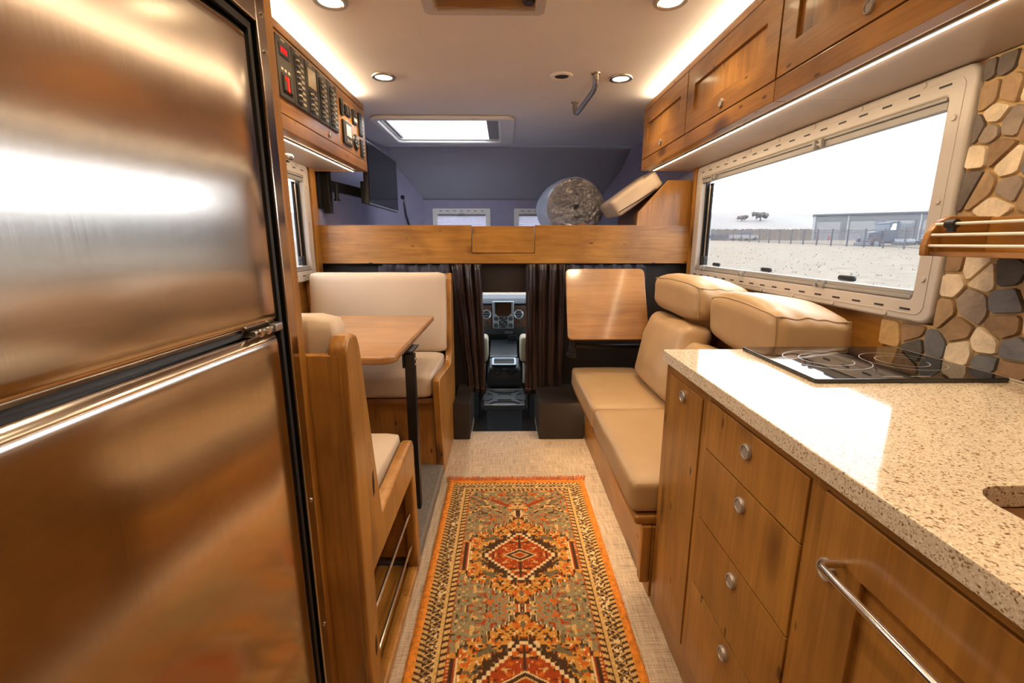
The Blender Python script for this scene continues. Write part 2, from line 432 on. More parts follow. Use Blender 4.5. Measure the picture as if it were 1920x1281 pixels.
# ceiling with openings for the skylight and the roof hatch
SKX0, SKX1, SKY0, SKY1 = -.975, -.045, 3.74, 4.52
HX0, HX1, HY0, HY1 = -.28, .123, 1.62, 2.083
def panel_with_holes(xs, ys, holes, z0, z1):
    m = MB()
    for i in range(len(xs) - 1):
        for j in range(len(ys) - 1):
            cx, cy = (xs[i] + xs[i + 1]) / 2, (ys[j] + ys[j + 1]) / 2
            if any(h[0] < cx < h[1] and h[2] < cy < h[3] for h in holes): continue
            m.box(xs[i], xs[i + 1], ys[j], ys[j + 1], z0, z1)
    return m
panel_with_holes([-XW - .05, HX0, HX1, XW + .05], [YR - .05, HY0, HY1, 3.277], [(HX0, HX1, HY0, HY1)], ZC, ZC + .05).obj('ceiling', 'ceiling_fabric', kind='structure')
panel_with_holes([-XW - .05, SKX0, SKX1, XW + .05], [3.28, SKY0, SKY1, 4.797], [(SKX0, SKX1, SKY0, SKY1)], ZC + .001, ZC + .05).obj('ceiling_loft', 'ceiling_fabric', kind='structure')
# sloped nose of the loft and its end wall
YN, ZN = 5.2, 1.675
nose = MB()
NS = 8
def nose_pt(u, v):          # u across, v down the slope; a gentle concave curve
    x = -1.33 + 2.66 * u
    a = v * PI / 2 * .62
    y = 4.8 + (YN + .05 - 4.8) * v; z = ZC + .002 + (ZN - ZC) * (v ** 1.15)
    return (x, y, z)
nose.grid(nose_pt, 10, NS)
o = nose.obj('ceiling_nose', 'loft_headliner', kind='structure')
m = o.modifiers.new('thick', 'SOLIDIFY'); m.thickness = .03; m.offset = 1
lw = MB()                    # end wall with two window openings
FW = [(-.80, -.165), (.093, .73)]; FZ0, FZ1 = 1.36, 1.60
lw.box(-1.3, 1.3, YN, YN + .05, 1.12, FZ0); lw.box(-1.3, 1.3, YN, YN + .05, FZ1, ZN + .05)
for a, c in ((-1.3, FW[0][0] + .03), (FW[0][1] - .03, FW[1][0] + .03), (FW[1][1] - .03, 1.3)): lw.box(a, c, YN, YN + .05, FZ0, FZ1)
lw.obj('wall_loft_end', 'purple_paint', kind='structure')
def loft_wall(name, pts, s):
    m = MB()
    m.prism(pts + [(p[0] + s * .05, p[1]) for p in reversed(pts)], 'z', 1.1, ZC)
    return m.obj(name, 'purple_paint', kind='structure', smooth=60)
loft_wall('wall_loft_left', [(-1.28, 3.253), (-1.28, 4.35), (-1.24, 4.65), (-1.14, 4.95), (-.90, 5.19)], -1)
loft_wall('wall_loft_right', [(1.28, 3.253), (1.28, 4.55), (1.26, 4.8), (1.20, 5.0), (1.05, 5.19)], 1)
# loft floor over the cab
MB().box(-1.278, 1.278, 3.2, 5.198, 1.13, 1.30).obj('floor_loft', 'mattress_grey', kind='structure')

# ---- cab shell behind the bulkhead
MB().box(-1.0, 1.0, 2.935, 5.9, -.62, -.58).obj('floor_cab', 'carpet_grey', kind='structure')
for s, nm in ((-1, 'wall_cab_left'), (1, 'wall_cab_right')):
    m = MB(); m.box(s * .95, s * 1.0, 3.25, 6.0, -.6, .45); m.box(s * .95, s * 1.0, 3.25, 4.0, .45, 1.125); m.box(s * .95, s * 1.0, 4.9, 5.05, .45, 1.125)
    m.obj(nm, 'cab_plastic', kind='structure')
MB().box(-1.0, 1.0, 5.95, 6.0, -.6, .55).obj('wall_cab_front', 'cab_plastic', kind='structure')
# bulkhead around the passage
m = MB(); m.box(-1.278, -.245, 3.225, 3.248, -.04, 1.128); m.box(.215, 1.278, 3.225, 3.248, -.04, 1.128); m.box(-.245, .215, 3.225, 3.248, .925, 1.128)
m.obj('wall_bulkhead', 'dark_panel', kind='structure')
MB().box(-.343, -.238, 2.80, 3.22, .001, .25).bevel(.004).obj('trim_3', 'dark_panel', kind='structure')
MB().box(.214, .512, 2.795, 3.22, .001, .25).bevel(.004).obj('trim_4', 'dark_panel', kind='structure')
MB().box(-.238, .214, 2.905, 2.934, -.58, -.001).obj('trim_5', 'dark_panel', kind='structure')

# ---- large caravan windows
def caravan_window(name, s, y0, y1, oy0, oy1, clips):
    """s = +1 right wall, -1 left wall; frame outline y0..y1, opening oy0..oy1"""
    w = struct(name, (s * XW, (y0 + y1) / 2, 1.385))
    X0, X1 = s * XW, s * (XW - .030)
    z0, z1 = 1.030, 1.742; oz0, oz1 = 1.100, 1.672
    n = 6
    fr = MB().ring(rrect(y0, y1, z0, z1, .035, n), rrect(oy0, oy1, oz0, oz1, .012, n), 'x', X1, X0 + s * .03)
    fr.bevel(.010, 3, 60); fr.obj('frame', 'white_plastic', w)
    # raised line round the frame
    MB().ring(rrect(y0 + .028, y1 - .028, z0 + .024, z1 - .024, .03, n), rrect(y0 + .031, y1 - .031, z0 + .027, z1 - .027, .03, n), 'x', X1 - s * .0015, X1 + s * .002).obj('frame_bead', 'white_plastic', w)
    # ventilation slots, top and bottom
    L_ = (y1 - y0); k = max(3, int(L_ / .105)); first = None
    for zz in (z0 + .038, z1 - .038):
        for i in range(k):
            yy = y0 + .09 + i * (L_ - .18) / (k - 1)
            if first is None:
                first = MB().box(X1 - s * .001, X1 + s * .004, yy - .019, yy + .019, zz - .003, zz + .003).obj('slot', 'dark_seal', w); fy, fz = yy, zz
            else: clone(first, (0, yy - fy, zz - fz), w)
    # round screw caps
    cap = None
    spots = [(y0 + .045, z0 + .02 + j * (z1 - z0 - .04) / 3) for j in (.5, 1.5, 2.5)] + [(y1 - .045, z0 + .02 + j * (z1 - z0 - .04) / 3) for j in (.5, 1.5, 2.5)]
    spots += [(y0 + .16 + i * (L_ - .32) / 6, zz) for i in range(7) for zz in (z0 + .015, z1 - .015)]
    for yy, zz in spots:
        if cap is None:
            cap = MB().lathe([(0, .004), (.007, .004), (.0085, .002), (.0085, 0)], (X1, yy, zz), (-s, 0, 0), 12).obj('screw_cap', 'white_plastic', w); cy, cz = yy, zz
        else: clone(cap, (0, yy - cy, zz - cz), w)
    # rails for the blinds, grey guides in the opening
    MB().box(X1 - s * .002, X1 + s * .022, oy0, oy1, oz0, oz0 + .012).box(X1 + s * .004, X1 + s * .03, oy0, oy1, oz0 + .012, oz0 + .026).bevel(.002).obj('blind_rail', 'grey_plastic', w)
    MB().box(X1 - s * .002, X1 + s * .022, oy0, oy1, oz1 - .010, oz1).box(X1 + s * .004, X1 + s * .03, oy0, oy1, oz1 - .034, oz1 - .012).bevel(.002).obj('blind_rail', 'grey_plastic', w)
    MB().box(X1 + s * .03, X1 + s * .05, oy1 - .012, oy1, oz0, oz1).obj('blind_guide', 'black_plastic', w)
    MB().box(X1 + s * .03, X1 + s * .05, oy0, oy0 + .012, oz0, oz1).obj('blind_guide', 'grey_plastic', w)
    # clips on the rails
    c1 = None
    for yy, top in clips:
        zz = oz1 - .018 if top else oz0 + .012
        c = MB().box(X1 - s * .012, X1 + s * .004, yy - .028, yy - .012, zz - .014, zz + .016).box(X1 - s * .012, X1 + s * .004, yy + .012, yy + .028, zz - .014, zz + .016).box(X1 - s * .006, X1 + s * .004, yy - .02, yy + .02, zz - .008, zz + .004).bevel(.003).obj('clip', 'grey_plastic', w)
    # hinged acrylic pane with black edge strip, stay and catches
    xp = X0 + s * .03
    MB().box(xp, xp + s * .012, oy0 - .02, oy1 + .02, oz0 - .02, oz1 + .02).obj('pane', 'acrylic_pane', w)
    MB().box(xp - s * .010, xp - s * .001, oy1 - .055, oy1 - .014, oz0 + .028, oz1 - .036).bevel(.003).obj('pane_edge', 'black_plastic', w)
    st = MB().tube([(xp - s * .016, oy1 - .035, oz0 + .07), (xp - s * .016, oy1 - .035, oz1 - .05)], .006, 8).obj('stay', 'satin_nickel', w)
    MB().box(xp - s * .03, xp - s * .006, oy1 - .062, oy1 - .02, oz0 + .03, oz0 + .085).lathe([(0, .0), (.014, 0), (.014, .02), (0, .02)], (xp - s * .006, oy1 - .05, oz0 + .066), (-s, 0, 0), 12).bevel(.003).obj('stay_knob', 'black_plastic', w)
    n_c = 3 if L_ > 1.6 else 2
    for i in range(n_c):
        yy = oy0 + (i + .62) * (oy1 - oy0) / n_c
        MB().cushion((.010, .042, .012), Matrix.Translation((xp - s * .012, yy, oz0 + .038)), .010, seg=4).obj('catch', 'black_plastic', w)
    return w
caravan_window('window_1', 1, 1.308, 3.108, 1.385, 3.030, [(2.42, 0), (1.80, 0), (2.90, 0), (1.92, 1), (2.85, 1)])
caravan_window('window_2', -1, 1.60, 3.060, 1.69, 2.985, [(2.1, 0), (2.1, 1)])

# ---- loft end windows with pleated shades
for i, (a, c) in enumerate(FW):
    w = struct('window_%d' % (3 + i), ((a + c) / 2, YN, 1.48))
    z0, z1 = 1.335, 1.635
    MB().ring(rrect(a, c, z0, z1, .012, 4), rrect(a + .055, c - .055, z0 + .05, z1 - .06, .006, 4), 'y', YN - .02, YN + .0).bevel(.005, 2, 50).obj('frame', 'white_trim', w)
    for k in range(7):
        xx = a + .09 + k * (c - a - .18) / 6
        MB().box(xx - .014, xx + .014, YN - .0215, YN - .018, z1 - .03, z1 - .024).obj('slot', 'dark_seal', w)
    P = []
    K = 9
    pl = MB(); zA, zB = z0 + .05, z1 - .078
    prof = [(YN + (.006 if k % 2 else -.002), zA + (zB - zA) * k / (2 * K)) for k in range(2 * K + 1)]
    pl.grid(lambda u, v: (a + .055 + (c - a - .11) * u, prof[round(v * 2 * K)][0], prof[round(v * 2 * K)][1]), 1, 2 * K)
    pl.obj('pleated_shade', 'shade_cloth', w, smooth=0)
    MB().box(a + .055, c - .055, YN - .010, YN + .008, zB, z1 - .06).bevel(.003).obj('shade_rail', 'grey_plastic', w)
    xm = (a + c) / 2
    MB().box(xm - .04, xm + .04, YN - .022, YN - .004, z1 - .082, z1 - .066).box(xm - .025, xm + .025, YN - .03, YN - .01, z1 - .074, z1 - .052).bevel(.003).obj('latch', 'grey_plastic', w)
    MB().box(a + .02, c - .02, YN + .03, YN + .04, FZ0 - .0, FZ1 + .0).obj('pane', 'clear_pane', w)

# ---- skylight
w = struct('window_5', ((SKX0 + SKX1) / 2, (SKY0 + SKY1) / 2, ZC))
MB().ring(rrect(-1.03, .075, 3.675, 4.585, .09, 6), rrect(SKX0, SKX1, SKY0, SKY1, .04, 6), 'z', ZC - .028, ZC + .0).bevel(.012, 3, 50).obj('frame', 'white_trim', w)
MB().ring(rrect(SKX0 - .0, SKX1 + .0, SKY0, SKY1, .04, 6), rrect(SKX0 + .012, SKX1 - .012, SKY0 + .012, SKY1 - .012, .035, 6), 'z', ZC - .0, ZC + .12).obj('reveal', 'white_trim', w)
MB().box(SKX0 + .01, SKX0 + .035, SKY0 + .012, SKY1 - .012, ZC + .01, ZC + .035).bevel(.003).obj('blind_track', 'grey_plastic', w)
MB().box(SKX1 - .105, SKX1 - .012, SKY0 + .012, SKY1 - .012, ZC + .005, ZC + .03).bevel(.003).obj('folded_blind', 'grey_plastic', w)
MB().box(SKX0, SKX1, SKY0, SKY1, ZC + .12, ZC + .13).obj('pane', 'skylight_pane', w)
MB().prism([(-.62, 4.56), (-.40, 4.56), (-.44, 4.60), (-.58, 4.60)], 'z', ZC - .032, ZC - .012).bevel(.003).obj('pull_grip', 'white_trim', w)

# ---- roof hatch with its shade closed
w = struct('window_6', ((HX0 + HX1) / 2, (HY0 + HY1) / 2, ZC))
MB().ring(rrect(HX0 - .048, HX1 + .04, HY0 - .04, HY1 + .04, .03, 5), rrect(HX0, HX1, HY0, HY1, .008, 5), 'z', ZC - .016, ZC).bevel(.006, 2, 50).obj('frame', 'white_plastic', w)
MB().box(HX0 - .02, HX1 + .02, HY0 - .02, HY1 + .02, ZC + .025, ZC + .04).obj('shade', 'hatch_shade', w)
MB().ring(rrect(HX0 - .012, HX1 + .012, HY0 - .012, HY1 + .012, .01, 3), rrect(HX0 + .004, HX1 - .004, HY0 + .004, HY1 - .004, .008, 3), 'z', ZC - .004, ZC + .0249).obj('reveal', 'hatch_shade', w)
MB().lathe([(0, -.03), (.02, -.03), (.026, -.02), (.026, 0), (0, 0)], (.095, 2.045, ZC + .024), (0, 0, 1), 16).obj('knob', 'black_plastic', w)

# ---- stone backsplash on the right wall
XS = XW - .012
bs = struct('wall_backsplash', (XW, 1.0, 1.3))
MB().prism([(.25, .935), (1.488, .935), (1.494, 1.028), (1.306, 1.028), (1.306, 1.743), (.25, 1.743)], 'x', XS, XW - .001).obj('grout_bed', 'grout', bs)
SEEDS = [(1.29, 1.722, 'd'), (1.252, 1.722, 'd'), (1.278, 1.645, 't'), (1.227, 1.646, 't'), (1.25, 1.593, 'c'), (1.206, 1.562, 'g'), (1.293, 1.566, 'd'), (1.258, 1.551, 'g'), (1.274, 1.495, 'c'), (1.224, 1.499, 'b'), (1.193, 1.467, 'c'), (1.277, 1.427, 'd'), (1.248, 1.415, 't'), (1.183, 1.399, 'g'), (1.202, 1.359, 'c'), (1.289, 1.212, 'b'), (1.218, 1.211, 'c'), (1.286, 1.16, 'c'), (1.187, 1.184, 'c'), (1.141, 1.194, 'k'), (1.206, 1.102, 'g'), (1.127, 1.124, 's'), (1.288, 1.071, 't'), (1.238, 1.03, 'b'), (1.116, 1.061, 'b'), (1.146, 1.006, 'c'), (1.216, 0.971, 'c'), (1.293, 0.973, 's'), (1.141, 0.958, 's'), (1.355, 0.954, 'k'), (1.375, 0.995, 'b'), (1.088, 1.008, 's'), (1.084, 0.954, 'b'), (1.446, 0.976, 'o'), (1.245, 1.291, 't'), (1.183, 1.277, 's'), (1.157, 1.303, 'b'), (1.19, 1.715, 't'), (1.17, 1.64, 'c'), (1.15, 1.55, 'b'), (1.13, 1.46, 's'), (1.12, 1.38, 't'), (1.09, 1.27, 'c'), (1.06, 1.16, 't'), (1.04, 1.07, 'c')]
rs = random.Random(5)
for j in range(10):
    for i in range(9):
        y = .29 + i * .088 + (j % 2) * .04 + rs.uniform(-.02, .02); z = .965 + j * .083 + rs.uniform(-.02, .02)
        if all((y - s_[0]) ** 2 + (z - s_[1]) ** 2 > .062 ** 2 for s_ in SEEDS) and y < 1.16: SEEDS.append((y, z, rs.choice('dtcgbksctb')))
def clip(poly, n, d):
    out = []
    for i in range(len(poly)):
        a, c = poly[i], poly[(i + 1) % len(poly)]
        da = a[0] * n[0] + a[1] * n[1] - d; dc = c[0] * n[0] + c[1] * n[1] - d
        if da <= 0: out.append(a)
        if da * dc < 0:
            t = da / (da - dc); out.append((a[0] + t * (c[0] - a[0]), a[1] + t * (c[1] - a[1])))
    return out
for si, (sy, sz, k) in enumerate(SEEDS):
    zt = 1.737 if sy < 1.302 else 1.022
    poly = [(.255, .939), (1.486 if sz < 1.03 else 1.303, .939), (1.49 if sz < 1.03 else 1.303, zt), (.255, zt)]
    for tj, (ty, tz, _) in enumerate(SEEDS):
        if tj == si: continue
        dy, dz = ty - sy, tz - sz; l = math.hypot(dy, dz)
        if l > .35: continue
        n = (dy / l, dz / l); mid = ((sy + ty) / 2, (sz + tz) / 2)
        poly = clip(poly, n, n[0] * mid[0] + n[1] * mid[1] - .0032)
        if len(poly) < 3: break
    if len(poly) < 3: continue
    # round the corners a little
    q = []
    for i in range(len(poly)):
        p0, p1, p2 = poly[i - 1], poly[i], poly[(i + 1) % len(poly)]
        for o_, t in ((p0, 0), (p2, 0)):
            l = math.hypot(o_[0] - p1[0], o_[1] - p1[1]) + 1e-9; t = min(.004 + rs.uniform(0, .005), l * .22)
            q.append((p1[0] + (o_[0] - p1[0]) / l * t, p1[1] + (o_[1] - p1[1]) / l * t))
    cy = sum(p[0] for p in q) / len(q); cz = sum(p[1] for p in q) / len(q)
    h = .007 + rs.uniform(0, .004)
    mm = MB(); A = [mm.bm.verts.new((XS + .002, p[0], p[1])) for p in q]
    B = [mm.bm.verts.new((XS - h * .7, cy + (p[0] - cy) * .985, cz + (p[1] - cz) * .985)) for p in q]
    D = [mm.bm.verts.new((XS - h + rs.uniform(-.001, .001), cy + (p[0] - cy) * .955, cz + (p[1] - cz) * .955)) for p in q]
    nq = len(q)
    for i in range(nq):
        j = (i + 1) % nq
        mm.bm.faces.new([A[i], A[j], B[j], B[i]]); mm.bm.faces.new([B[i], B[j], D[j], D[i]])
    mm.bm.faces.new(D)
    mm.obj('stone', 'stone_' + k, bs, smooth=50)

# ============================================================ FRIDGE (left foreground)
XF = -.43
fr = thing('refrigerator', (-.75, .5, 0), 'tall two-door brushed stainless steel refrigerator built in at the left', 'refrigerator')
MB().box(-1.27, XF - .035, .09, .915, .02, 2.15).obj('body', 'dark_seal', fr)
def fridge_door(name, y0, y1, z0, z1, seed, label):
    def fn(u, v):
        y = y0 + (y1 - y0) * u; z = z0 + (z1 - z0) * v
        d = min(y1 - y, y - y0); e = min(z1 - z, z - z0)
        q_ = (y - .38) / .5; x = XF - .02 * (.87 - y) - .0117 * (1 - max(q_, -.5) ** 3) - .005 * max(0, 1 - (y1 - y) / .09) ** 3 - .005 * max(0, 1 - e / .012) ** 2
        x += .0005 * mnoise.noise(Vector((seed, y * 3.2, z * 2.6))) + .0002 * mnoise.noise(Vector((seed + 9, y * 4, z * 5)))
        return (x, y, z)
    m = MB().grid(fn, 44, 40)
    o = m.obj(name, 'steel_brushed', fr, label=label, smooth=80)
    md = o.modifiers.new('thick', 'SOLIDIFY'); md.thickness = .028; md.offset = -1 if o.data.polygons[0].normal.x > 0 else 1
    return o
fridge_door('upper_door', .12, .870, 1.1215, 1.622, 1.3, 'upper door of brushed steel')
fridge_door('lower_door', .12, .868, .12, 1.1075, 4.7, 'lower door of brushed steel with wiped smears')
MB().box(XF - .09, XF - .058, .12, .868, 1.094, 1.128).obj('gap_rail', 'dark_seal', fr)
MB().tube([(XF - .052, .12, 1.1145), (XF - .024, .80, 1.1145)], .0062, 8).obj('rubber_strip', 'black_plastic', fr)
hg = MB().box(XF - .03, XF - .001, .775, .862, 1.109, 1.120).box(XF - .02, XF + .003, .838, .866, 1.107, 1.1225).bevel(.003).obj('hinge', 'satin_nickel', fr)
for yy in (.79, .815): MB().lathe([(0, .004), (.006, .004), (.007, 0)], (XF - .001, yy, 1.1145), (1, 0, 0), 10).obj('screw', 'chrome', hg)
MB().ring([(.878, .05), (.878, 1.636), (.10, 1.636), (.10, .05)], [(.868, .11), (.868, 1.624), (.12, 1.624), (.12, .11)], 'x', XF - .05, XF - .004).obj('door_gasket', 'dark_seal', fr)
fm = MB()
fm.box(XF - .03, XF + .004, .886, .920, .0, 2.15); fm.box(XF - .03, XF + .004, .09, .886, 1.640, 1.70)
fm.bevel(.004, 2); fm.obj('frame', 'steel_brushed', fr)
for zz in (1.66, 1.60, .72, .40):
    MB().lathe([(0, .003), (.004, .003), (.0055, 0)], (XF + .004, .905, zz), (1, 0, 0), 10).obj('screw', 'chrome', fr)
MB().box(-1.27, XF - .002, .10, .915, 1.70, 2.19).obj('grille_panel', 'alder_y', fr, label='wooden panel above the doors')
MB().box(-1.275, XF + .001, .922, .955, .0, 2.198).bevel(.004).obj('trim_6', 'alder_z', kind='structure')

# ============================================================ OVERHEAD CABINETS
XC, ZB, ZT = .93, 1.745, 2.135
_knob_src = None
def knob(x, y, z, nx, r, parent, mat='satin_nickel'):
    m = MB().lathe([(0, .006), (r * .62, .006), (r * .70, .0045), (r * .74, .0075), (r * .92, .0075), (r, .004), (r, 0)], (x, y, z), (nx, 0, 0), 22)
    return m.obj('knob', mat, parent, label='round push-button knob of satin metal')
def shaker_door(parent, x, nx, y0, y1, z0, z1, st=.075, name='door', kn=None, bottom=None):
    """frame-and-panel door on a plane x = const facing nx"""
    bt = bottom or st
    o = [(y0, z0), (y1, z0), (y1, z1), (y0, z1)]; i = [(y0 + st, z0 + bt), (y1 - st, z0 + bt), (y1 - st, z1 - st), (y0 + st, z1 - st)]
    d = MB().ring(o, i, 'x', x, x + nx * .019).bevel(.0018, 2).obj(name, 'alder_y', parent)
    MB().box(x, x + nx * .008, y0 + st - .004, y1 - st + .004, z0 + bt - .004, z1 - st + .004).obj('panel', 'alder_z', d)
    if kn: knob(x + nx * .019, kn[0], kn[1], nx, .017, d, 'knob_grey')
    return d
units = [(2.478, 3.215, 'short end overhead cabinet beside the loft on the right wall'),
         (1.677, 2.476, 'middle overhead cabinet above the big window with framed door'),
         (.875, 1.675, 'nearest overhead cabinet above the stone backsplash, cut off at the top'),
         (.07, .873, 'overhead cabinet over the sink, beyond the right edge')]  # last unit is out of view, added so the light strips run further
for k, (y0, y1, lb) in enumerate(units):
    t = thing('overhead_cabinet', ((XC + XW) / 2, (y0 + y1) / 2, ZB), lb, 'cabinet', 'overhead cabinets on the right wall')
    MB().box(XC + .001, XW - .001, y0, y1, ZB + .008, ZT - .02).obj('body', 'lining_y', t)
    MB().box(XC + .03, XW - .001, y0, y1, ZB, ZB + .008).obj('bottom_panel', 'pale_laminate', t)
    MB().box(XC - .018, XC + .03, y0, y1, ZB - .006, 1.806).bevel(.004, 2).obj('bottom_rail', 'alder_y', t)
    MB().box(XC - .016, XC + .001, y0, y1, 2.104, ZT + .004).bevel(.003, 2).obj('top_rail', 'alder_y', t)
    if k == 0: MB().box(XC - .016, XW - .001, y1 - .001, y1 + .012, ZB - .004, ZT).bevel(.003).obj('end_panel', 'alder_z', t)
    shaker_door(t, XC + .001, -1, y0 + .004, y1 - .004, 1.810, 2.100, .085, kn=((y0 + y1) / 2 + .0, 1.846))
def strip(name, x0, x1, y0, y1, z0, z1, mat, label, group):
    t = thing(name, ((x0 + x1) / 2, (y0 + y1) / 2, z0), label, 'light strip', group)
    MB().box(x0, x1, y0, y1, z0, z1).obj('diffuser', mat, t)
    return t
G = 'warm LED strips'
t = strip('led_strip', .978, .992, .08, 3.19, 1.738, 1.744, 'led_under', 'glowing warm LED strip under the right overhead cabinets', G)  # near end lengthened out of view to brighten the worktop
MB().box(.970, .978, .08, 3.19, 1.736, 1.744).obj('channel', 'satin_nickel', t)
t = strip('led_strip', -1.012, -.998, .97, 3.19, 1.7285, 1.7345, 'led_under', 'glowing warm LED strip under the left control-panel cabinet', G)
MB().box(-.998, -.990, .97, 3.19, 1.7265, 1.7345).obj('channel', 'satin_nickel', t)
t = strip('led_strip', .975, .987, .08, 3.19, ZT + .010, ZT + .014, 'led_cove', 'hidden cove LED strip glowing onto the ceiling above the right cabinets', G)  # near end also runs on unseen above the added cabinet
MB().box(.960, 1.0, .08, 3.19, ZT - .019, ZT + .010).obj('channel', 'satin_nickel', t)
t = strip('led_strip', -.987, -.975, .97, 3.19, ZT + .010, ZT + .014, 'led_cove', 'hidden cove LED strip glowing onto the ceiling above the left cabinet', G)
MB().box(-1.0, -.960, .97, 3.19, ZT - .019, ZT + .010).obj('channel', 'satin_nickel', t)

# left overhead cabinet with the electrical panels
lc = thing('overhead_cabinet', (-1.1, 2.1, 1.735), 'left overhead cabinet with black breaker panels and gauges in its front', 'cabinet')
XL = -.93
MB().box(-XW + .001, XL - .001, .958, 3.19, 1.743, ZT - .02).obj('body', 'lining_y', lc)
MB().box(-XW + .001, XL - .03, .958, 3.19, 1.736, 1.743).obj('bottom_panel', 'pale_laminate', lc)
MB().box(XL - .03, XL + .016, .958, 3.205, 1.728, 1.788).bevel(.004).obj('bottom_rail', 'alder_y', lc)
MB().box(XL - .001, XL + .016, .958, 3.205, 2.104, ZT + .004).bevel(.003).obj('top_rail', 'alder_y', lc)
MB().box(-XW + .001, XL + .014, 3.191, 3.204, 1.73, ZT).bevel(.003).obj('end_panel', 'alder_z', lc)
MB().box(XL - .001, XL + .014, 3.150, 3.19, 1.79, 2.102).bevel(.002).obj('stile', 'alder_z', lc)
fd = MB().box(XL - .001, XL + .014, 1.2, 3.148, 1.792, 2.100).bevel(.002).obj('flap_door', 'maple_x', lc)
m2 = fd.data.materials; m2[0] = M_['alder_y']
knob(XL + .014, 2.56, 1.820, 1, .015, fd, 'satin_nickel')
XP = XL + .014
def breaker(y0, y1, kind):
    z0, z1 = 1.852, 2.085
    p = MB().box(XP - .002, XP + .010, y0, y1, z0, z1).bevel(.006, 2).obj('breaker_panel', 'breaker_face', lc, label='black electrical breaker panel')
    def bit(nm, ya, yb, za, zb, mat, d=.003, bv=.001):
        return MB().box(XP + .009, XP + .010 + d, ya, yb, za, zb).bevel(bv).obj(nm, mat, p)
    w = y1 - y0
    bit('nameplate', y0 + .04, y0 + .075, z1 - .016, z1 - .010, 'legend_print', .001, .0002)
    if kind == 'main':
        bit('meter_bezel', y0 + .02, y1 - .025, z1 - .075, z1 - .028, 'black_plastic', .003)
        for i in range(4): bit('digit', y0 + .030 + i * .015, y0 + .041 + i * .015, z1 - .062, z1 - .040, 'led_red', .0035, .0003)
        bit('lamp', y0 + .030, y0 + .038, z0 + .066, z0 + .084, 'red_plastic', .0115, .001)
        for i in range(3): bit('legend', y0 + .025 + i * .03, y0 + .042 + i * .03, z0 + .105, z0 + .115, 'legend_print', .0008, .0002)
        bit('switch_plate', y0 + .02, y1 - .02, z0 + .02, z0 + .095, 'dark_seal', .002)
        for i in range(3):
            bit('rocker_switch', y0 + .026 + i * .028, y0 + .046 + i * .028, z0 + .028, z0 + .086, 'red_plastic' if i == 1 else 'breaker_face', .009, .003)
        return
    top = z1 - .03; n = 8
    if kind == 'lcd':
        s_ = bit('screen', y0 + .022, y1 - .022, z1 - .11, z1 - .028, 'lcd_cream', .003)
        top = z1 - .125; n = 4
    bit('breaker_column', y0 + .02, y0 + .072, z0 + .014, top, 'dark_seal', .003)
    for i in range(n):
        zz = z0 + .026 + i * (top - z0 - .04) / (n - 1)
        bit('toggle', y0 + .034, y0 + .054, zz - .004, zz + .004, 'legend_print' if i % 2 else 'satin_nickel', .012, .002)
        bit('legend', y0 + .084, y0 + .114, zz - .005, zz + .005, 'legend_print', .0008, .0002)
for i, k in enumerate(('main', 'rows', 'lcd', 'rows', 'rows')): breaker(2.022 + i * .1335, 2.022 + i * .1335 + .131, k)
def gadget(nm, y0, y1, z0, z1, mat, lb, bits):
    p = MB().box(XP - .002, XP + .012, y0, y1, z0, z1).bevel(.006, 2).obj(nm, mat, lc, label=lb)
    for (bn, ya, yb, za, zb, bm_) in bits: MB().box(XP + .011, XP + .015, ya, yb, za, zb).bevel(.001).obj(bn, bm_, p)
gadget('switch_module', 2.745, 2.783, 1.965, 2.052, 'black_plastic', 'narrow black switch', [('rocker', 2.752, 2.776, 1.985 + i * .025, 2.003 + i * .025, 'breaker_face') for i in range(2)])
gadget('socket_module', 2.815, 2.905, 1.985, 2.04, 'black_plastic', 'black twin charging socket', [('socket', 2.824 + i * .042, 2.854 + i * .042, 1.998, 2.026, 'breaker_face') for i in range(2)])
gadget('switch_module', 2.945, 3.015, 1.968, 2.048, 'black_plastic', 'black rocker switch module', [('rocker', 2.955, 3.005, 1.98, 2.0, 'lcd_grey'), ('rocker', 2.955, 3.005, 2.012, 2.036, 'breaker_face')])
gadget('remote_module', 3.062, 3.128, 1.925, 2.058, 'black_plastic', 'tall black remote control module', [('indicator', 3.105, 3.117, 1.94 + i * .022, 1.95 + i * .022, 'lcd_grey') for i in range(5)])
gadget('remote_module', 3.070, 3.126, 1.800, 1.905, 'black_plastic', 'lower black remote control module', [('indicator', 3.105, 3.117, 1.812 + i * .022, 1.822 + i * .022, 'lcd_grey') for i in range(4)])
gadget('display_module', 2.760, 2.905, 1.822, 1.948, 'breaker_face', 'black display module with pale screen', [('screen', 2.795, 2.88, 1.866, 1.93, 'lcd_grey')] + [('button', 2.80 + i * .028, 2.815 + i * .028, 1.836, 1.850, 'legend_print') for i in range(3)])
gp = MB().lathe([(0, .012), (.036, .012), (.042, .009), (.046, .0)], (XP, 2.985, 1.868), (1, 0, 0), 28).obj('round_gauge', 'black_plastic', lc, label='round black gauge')
for i in range(8):
    a = i * PI / 4; MB().lathe([(0, .003), (.005, .003), (.005, 0)], (XP + .011, 2.985 + .024 * math.cos(a), 1.868 + .024 * math.sin(a)), (1, 0, 0), 8).obj('button', 'lcd_grey', gp)
for (yy, zz) in ((2.845, 1.957), (2.985, 1.926), (2.86, 2.048), (2.98, 2.056)):
    MB().box(XP - .001, XP + .0006, yy - .018, yy + .018, zz - .003, zz + .003).obj('legend_strip', 'legend_print', lc)
